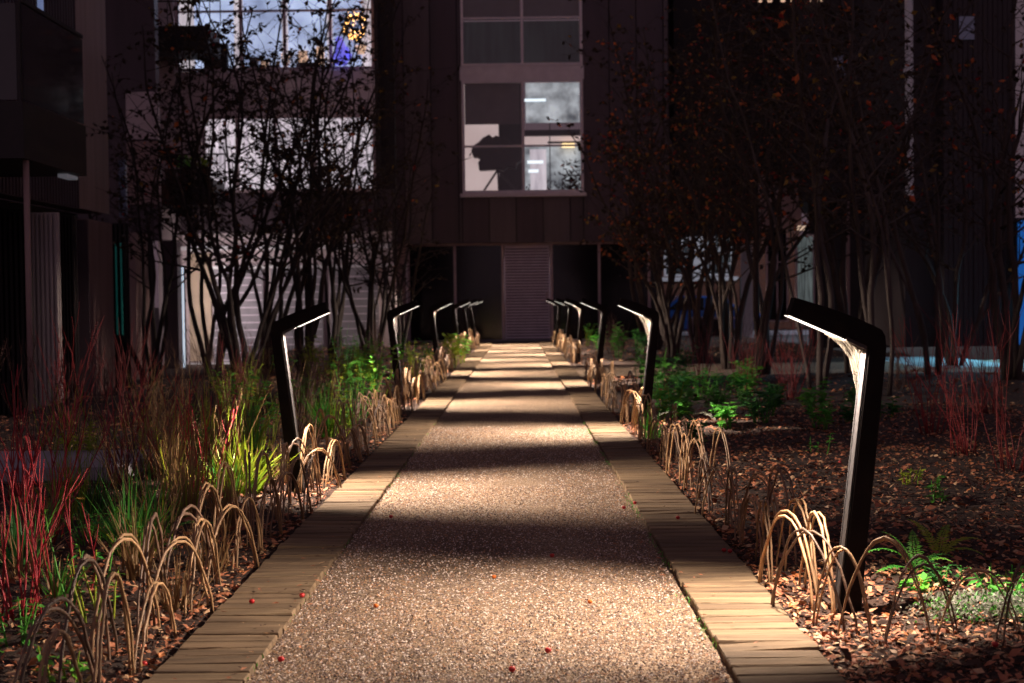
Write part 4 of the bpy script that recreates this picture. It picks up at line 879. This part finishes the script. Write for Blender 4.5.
P = empty('white_pillar', (gx(747,45), 45, -.3)); tag(P, 'tall pale pillar between the tree stems in front of the brick house', 'pillar')
q = MB(); q.box(-.16, .16, -.16, .16, .12, gz(250,45)+.3); q.build('shaft', M_white, P); q = MB(); q.box(-.22,.22,-.22,.22,0,.12); q.box(-.2,.2,-.2,.2,gz(250,45)+.302,gz(250,45)+.42); q.build('base_and_cap', M_white, P)
P = empty('utility_cabinet', (gx(713,40), 40, -.3)); tag(P, 'low dark cabinet with pale edges in front of the blue car', 'cabinet')
hw = gx(735,40)-gx(713,40); q = MB(); q.box(-hw+.05,hw-.05,0,.5,0,.78); q.build('body', M_dark, P); q = MB(); q.box(-hw,hw,-.03,.53,.782,.84); q.box(-hw-.0,-hw+.048,-.03,.53,0,.78); q.build('edge_trim', M_frame, P)
# car
C = empty('parked_car', (gx(704,50), 50, -.3)); tag(C, 'blue parked hatchback half hidden by tree stems', 'car')
cp = mat('blue_car_paint', (.012,.05,.21), .25, (.01,.042,.17), 2, spec=.6)
q = MB(); q.prism([(-2.0,.25),(2.0,.25),(2.02,.55),(1.95,.80),(1.2,.93),(.55,1.42),(-.9,1.46),(-1.6,1.0),(-1.98,.92),(-2.05,.5)], -.85, .85); o = q.build('body', cp, C); bv = o.modifiers.new('b','BEVEL'); bv.width=.07; bv.segments=3
q = MB(); q.prism([(1.0,.96),(.5,1.36),(-.05,1.38),(-.05,.96)], -.865, .865); q.prism([(-.12,.96),(-.12,1.38),(-.85,1.39),(-1.35,1.0)], -.865, .865); q.build('window', M_blackglass, C)
for x_ in (-1.25, 1.28):
    for y_ in (-.8, .8):
        q = MB(); q.tube([(x_,y_-.1,.31),(x_,y_+.1,.31)], .31, 18); wv = q.build('wheel', M_dark, C); q = MB(); q.tube([(x_,y_-.112,.31),(x_,y_+.112,.31)], .19, 12); q.build('rim', M_plate, wv)
q = MB(); q.box(1.85,2.03,-.7,-.45,.62,.75); q.build('headlight', M_white, C); q = MB(); q.box(1.85,2.03,.45,.7,.62,.75); q.build('headlight', M_white, C)
# railing
Fz = empty('iron_railing', (gx(628,43), 43, -.3)); tag(Fz, 'thin black railing before the brick house', 'fence')
W_ = gx(742,43)-gx(628,43); q = MB(); q.tube([(0,0,1.05),(W_,0,1.05)], .02, 5); q.tube([(0,0,.15),(W_,0,.15)], .02, 5); q.build('rail', M_dark, Fz); q = MB(); k = 0
while k < W_: q.tube([(k,0,0),(k,0,1.15)], .012, 4); k += .14
q.build('bars', M_dark, Fz)
q = MB(); q.box(-5, 40, 52.5, 54, -.345, -.2); q.build('kerb', M_slab, kind='structure')
q = MB(); q.box(-30, 60, 44.5, 52.4, -.345, -.33); q.build('street', mat('asphalt', (.05,.05,.055), .8, (.04,.04,.045), 4), kind='structure')
# assumed street lamp, added unseen behind the right wing to light the brick house
S = empty('assumed_street_lamp', (13.4, 47.0, -.3)); tag(S, 'assumed unseen street lamp behind the right wing, added to light the brick house', 'street lamp')
q = MB(); q.tube([(0,0,0),(0,0,5.6),(-.3,0,6.0),(-1.2,0,6.1)], [.08,.05,.04,.03], 8); q.build('post', M_dark, S); q = MB(); q.box(-1.7,-1.15,-.12,.12,6.03,6.13); q.build('head', M_dark, S)
pl = bpy.data.lights.new('assumed_street_light', 'POINT'); pl.energy = 1500; pl.color = (.78,.88,1); pl.shadow_soft_size = .15; po = bpy.data.objects.new('assumed_street_light', pl); COL.objects.link(po); po.parent = S; po.location = (-1.45,0,5.85)  # light of the assumed street lamp, also brightens the car
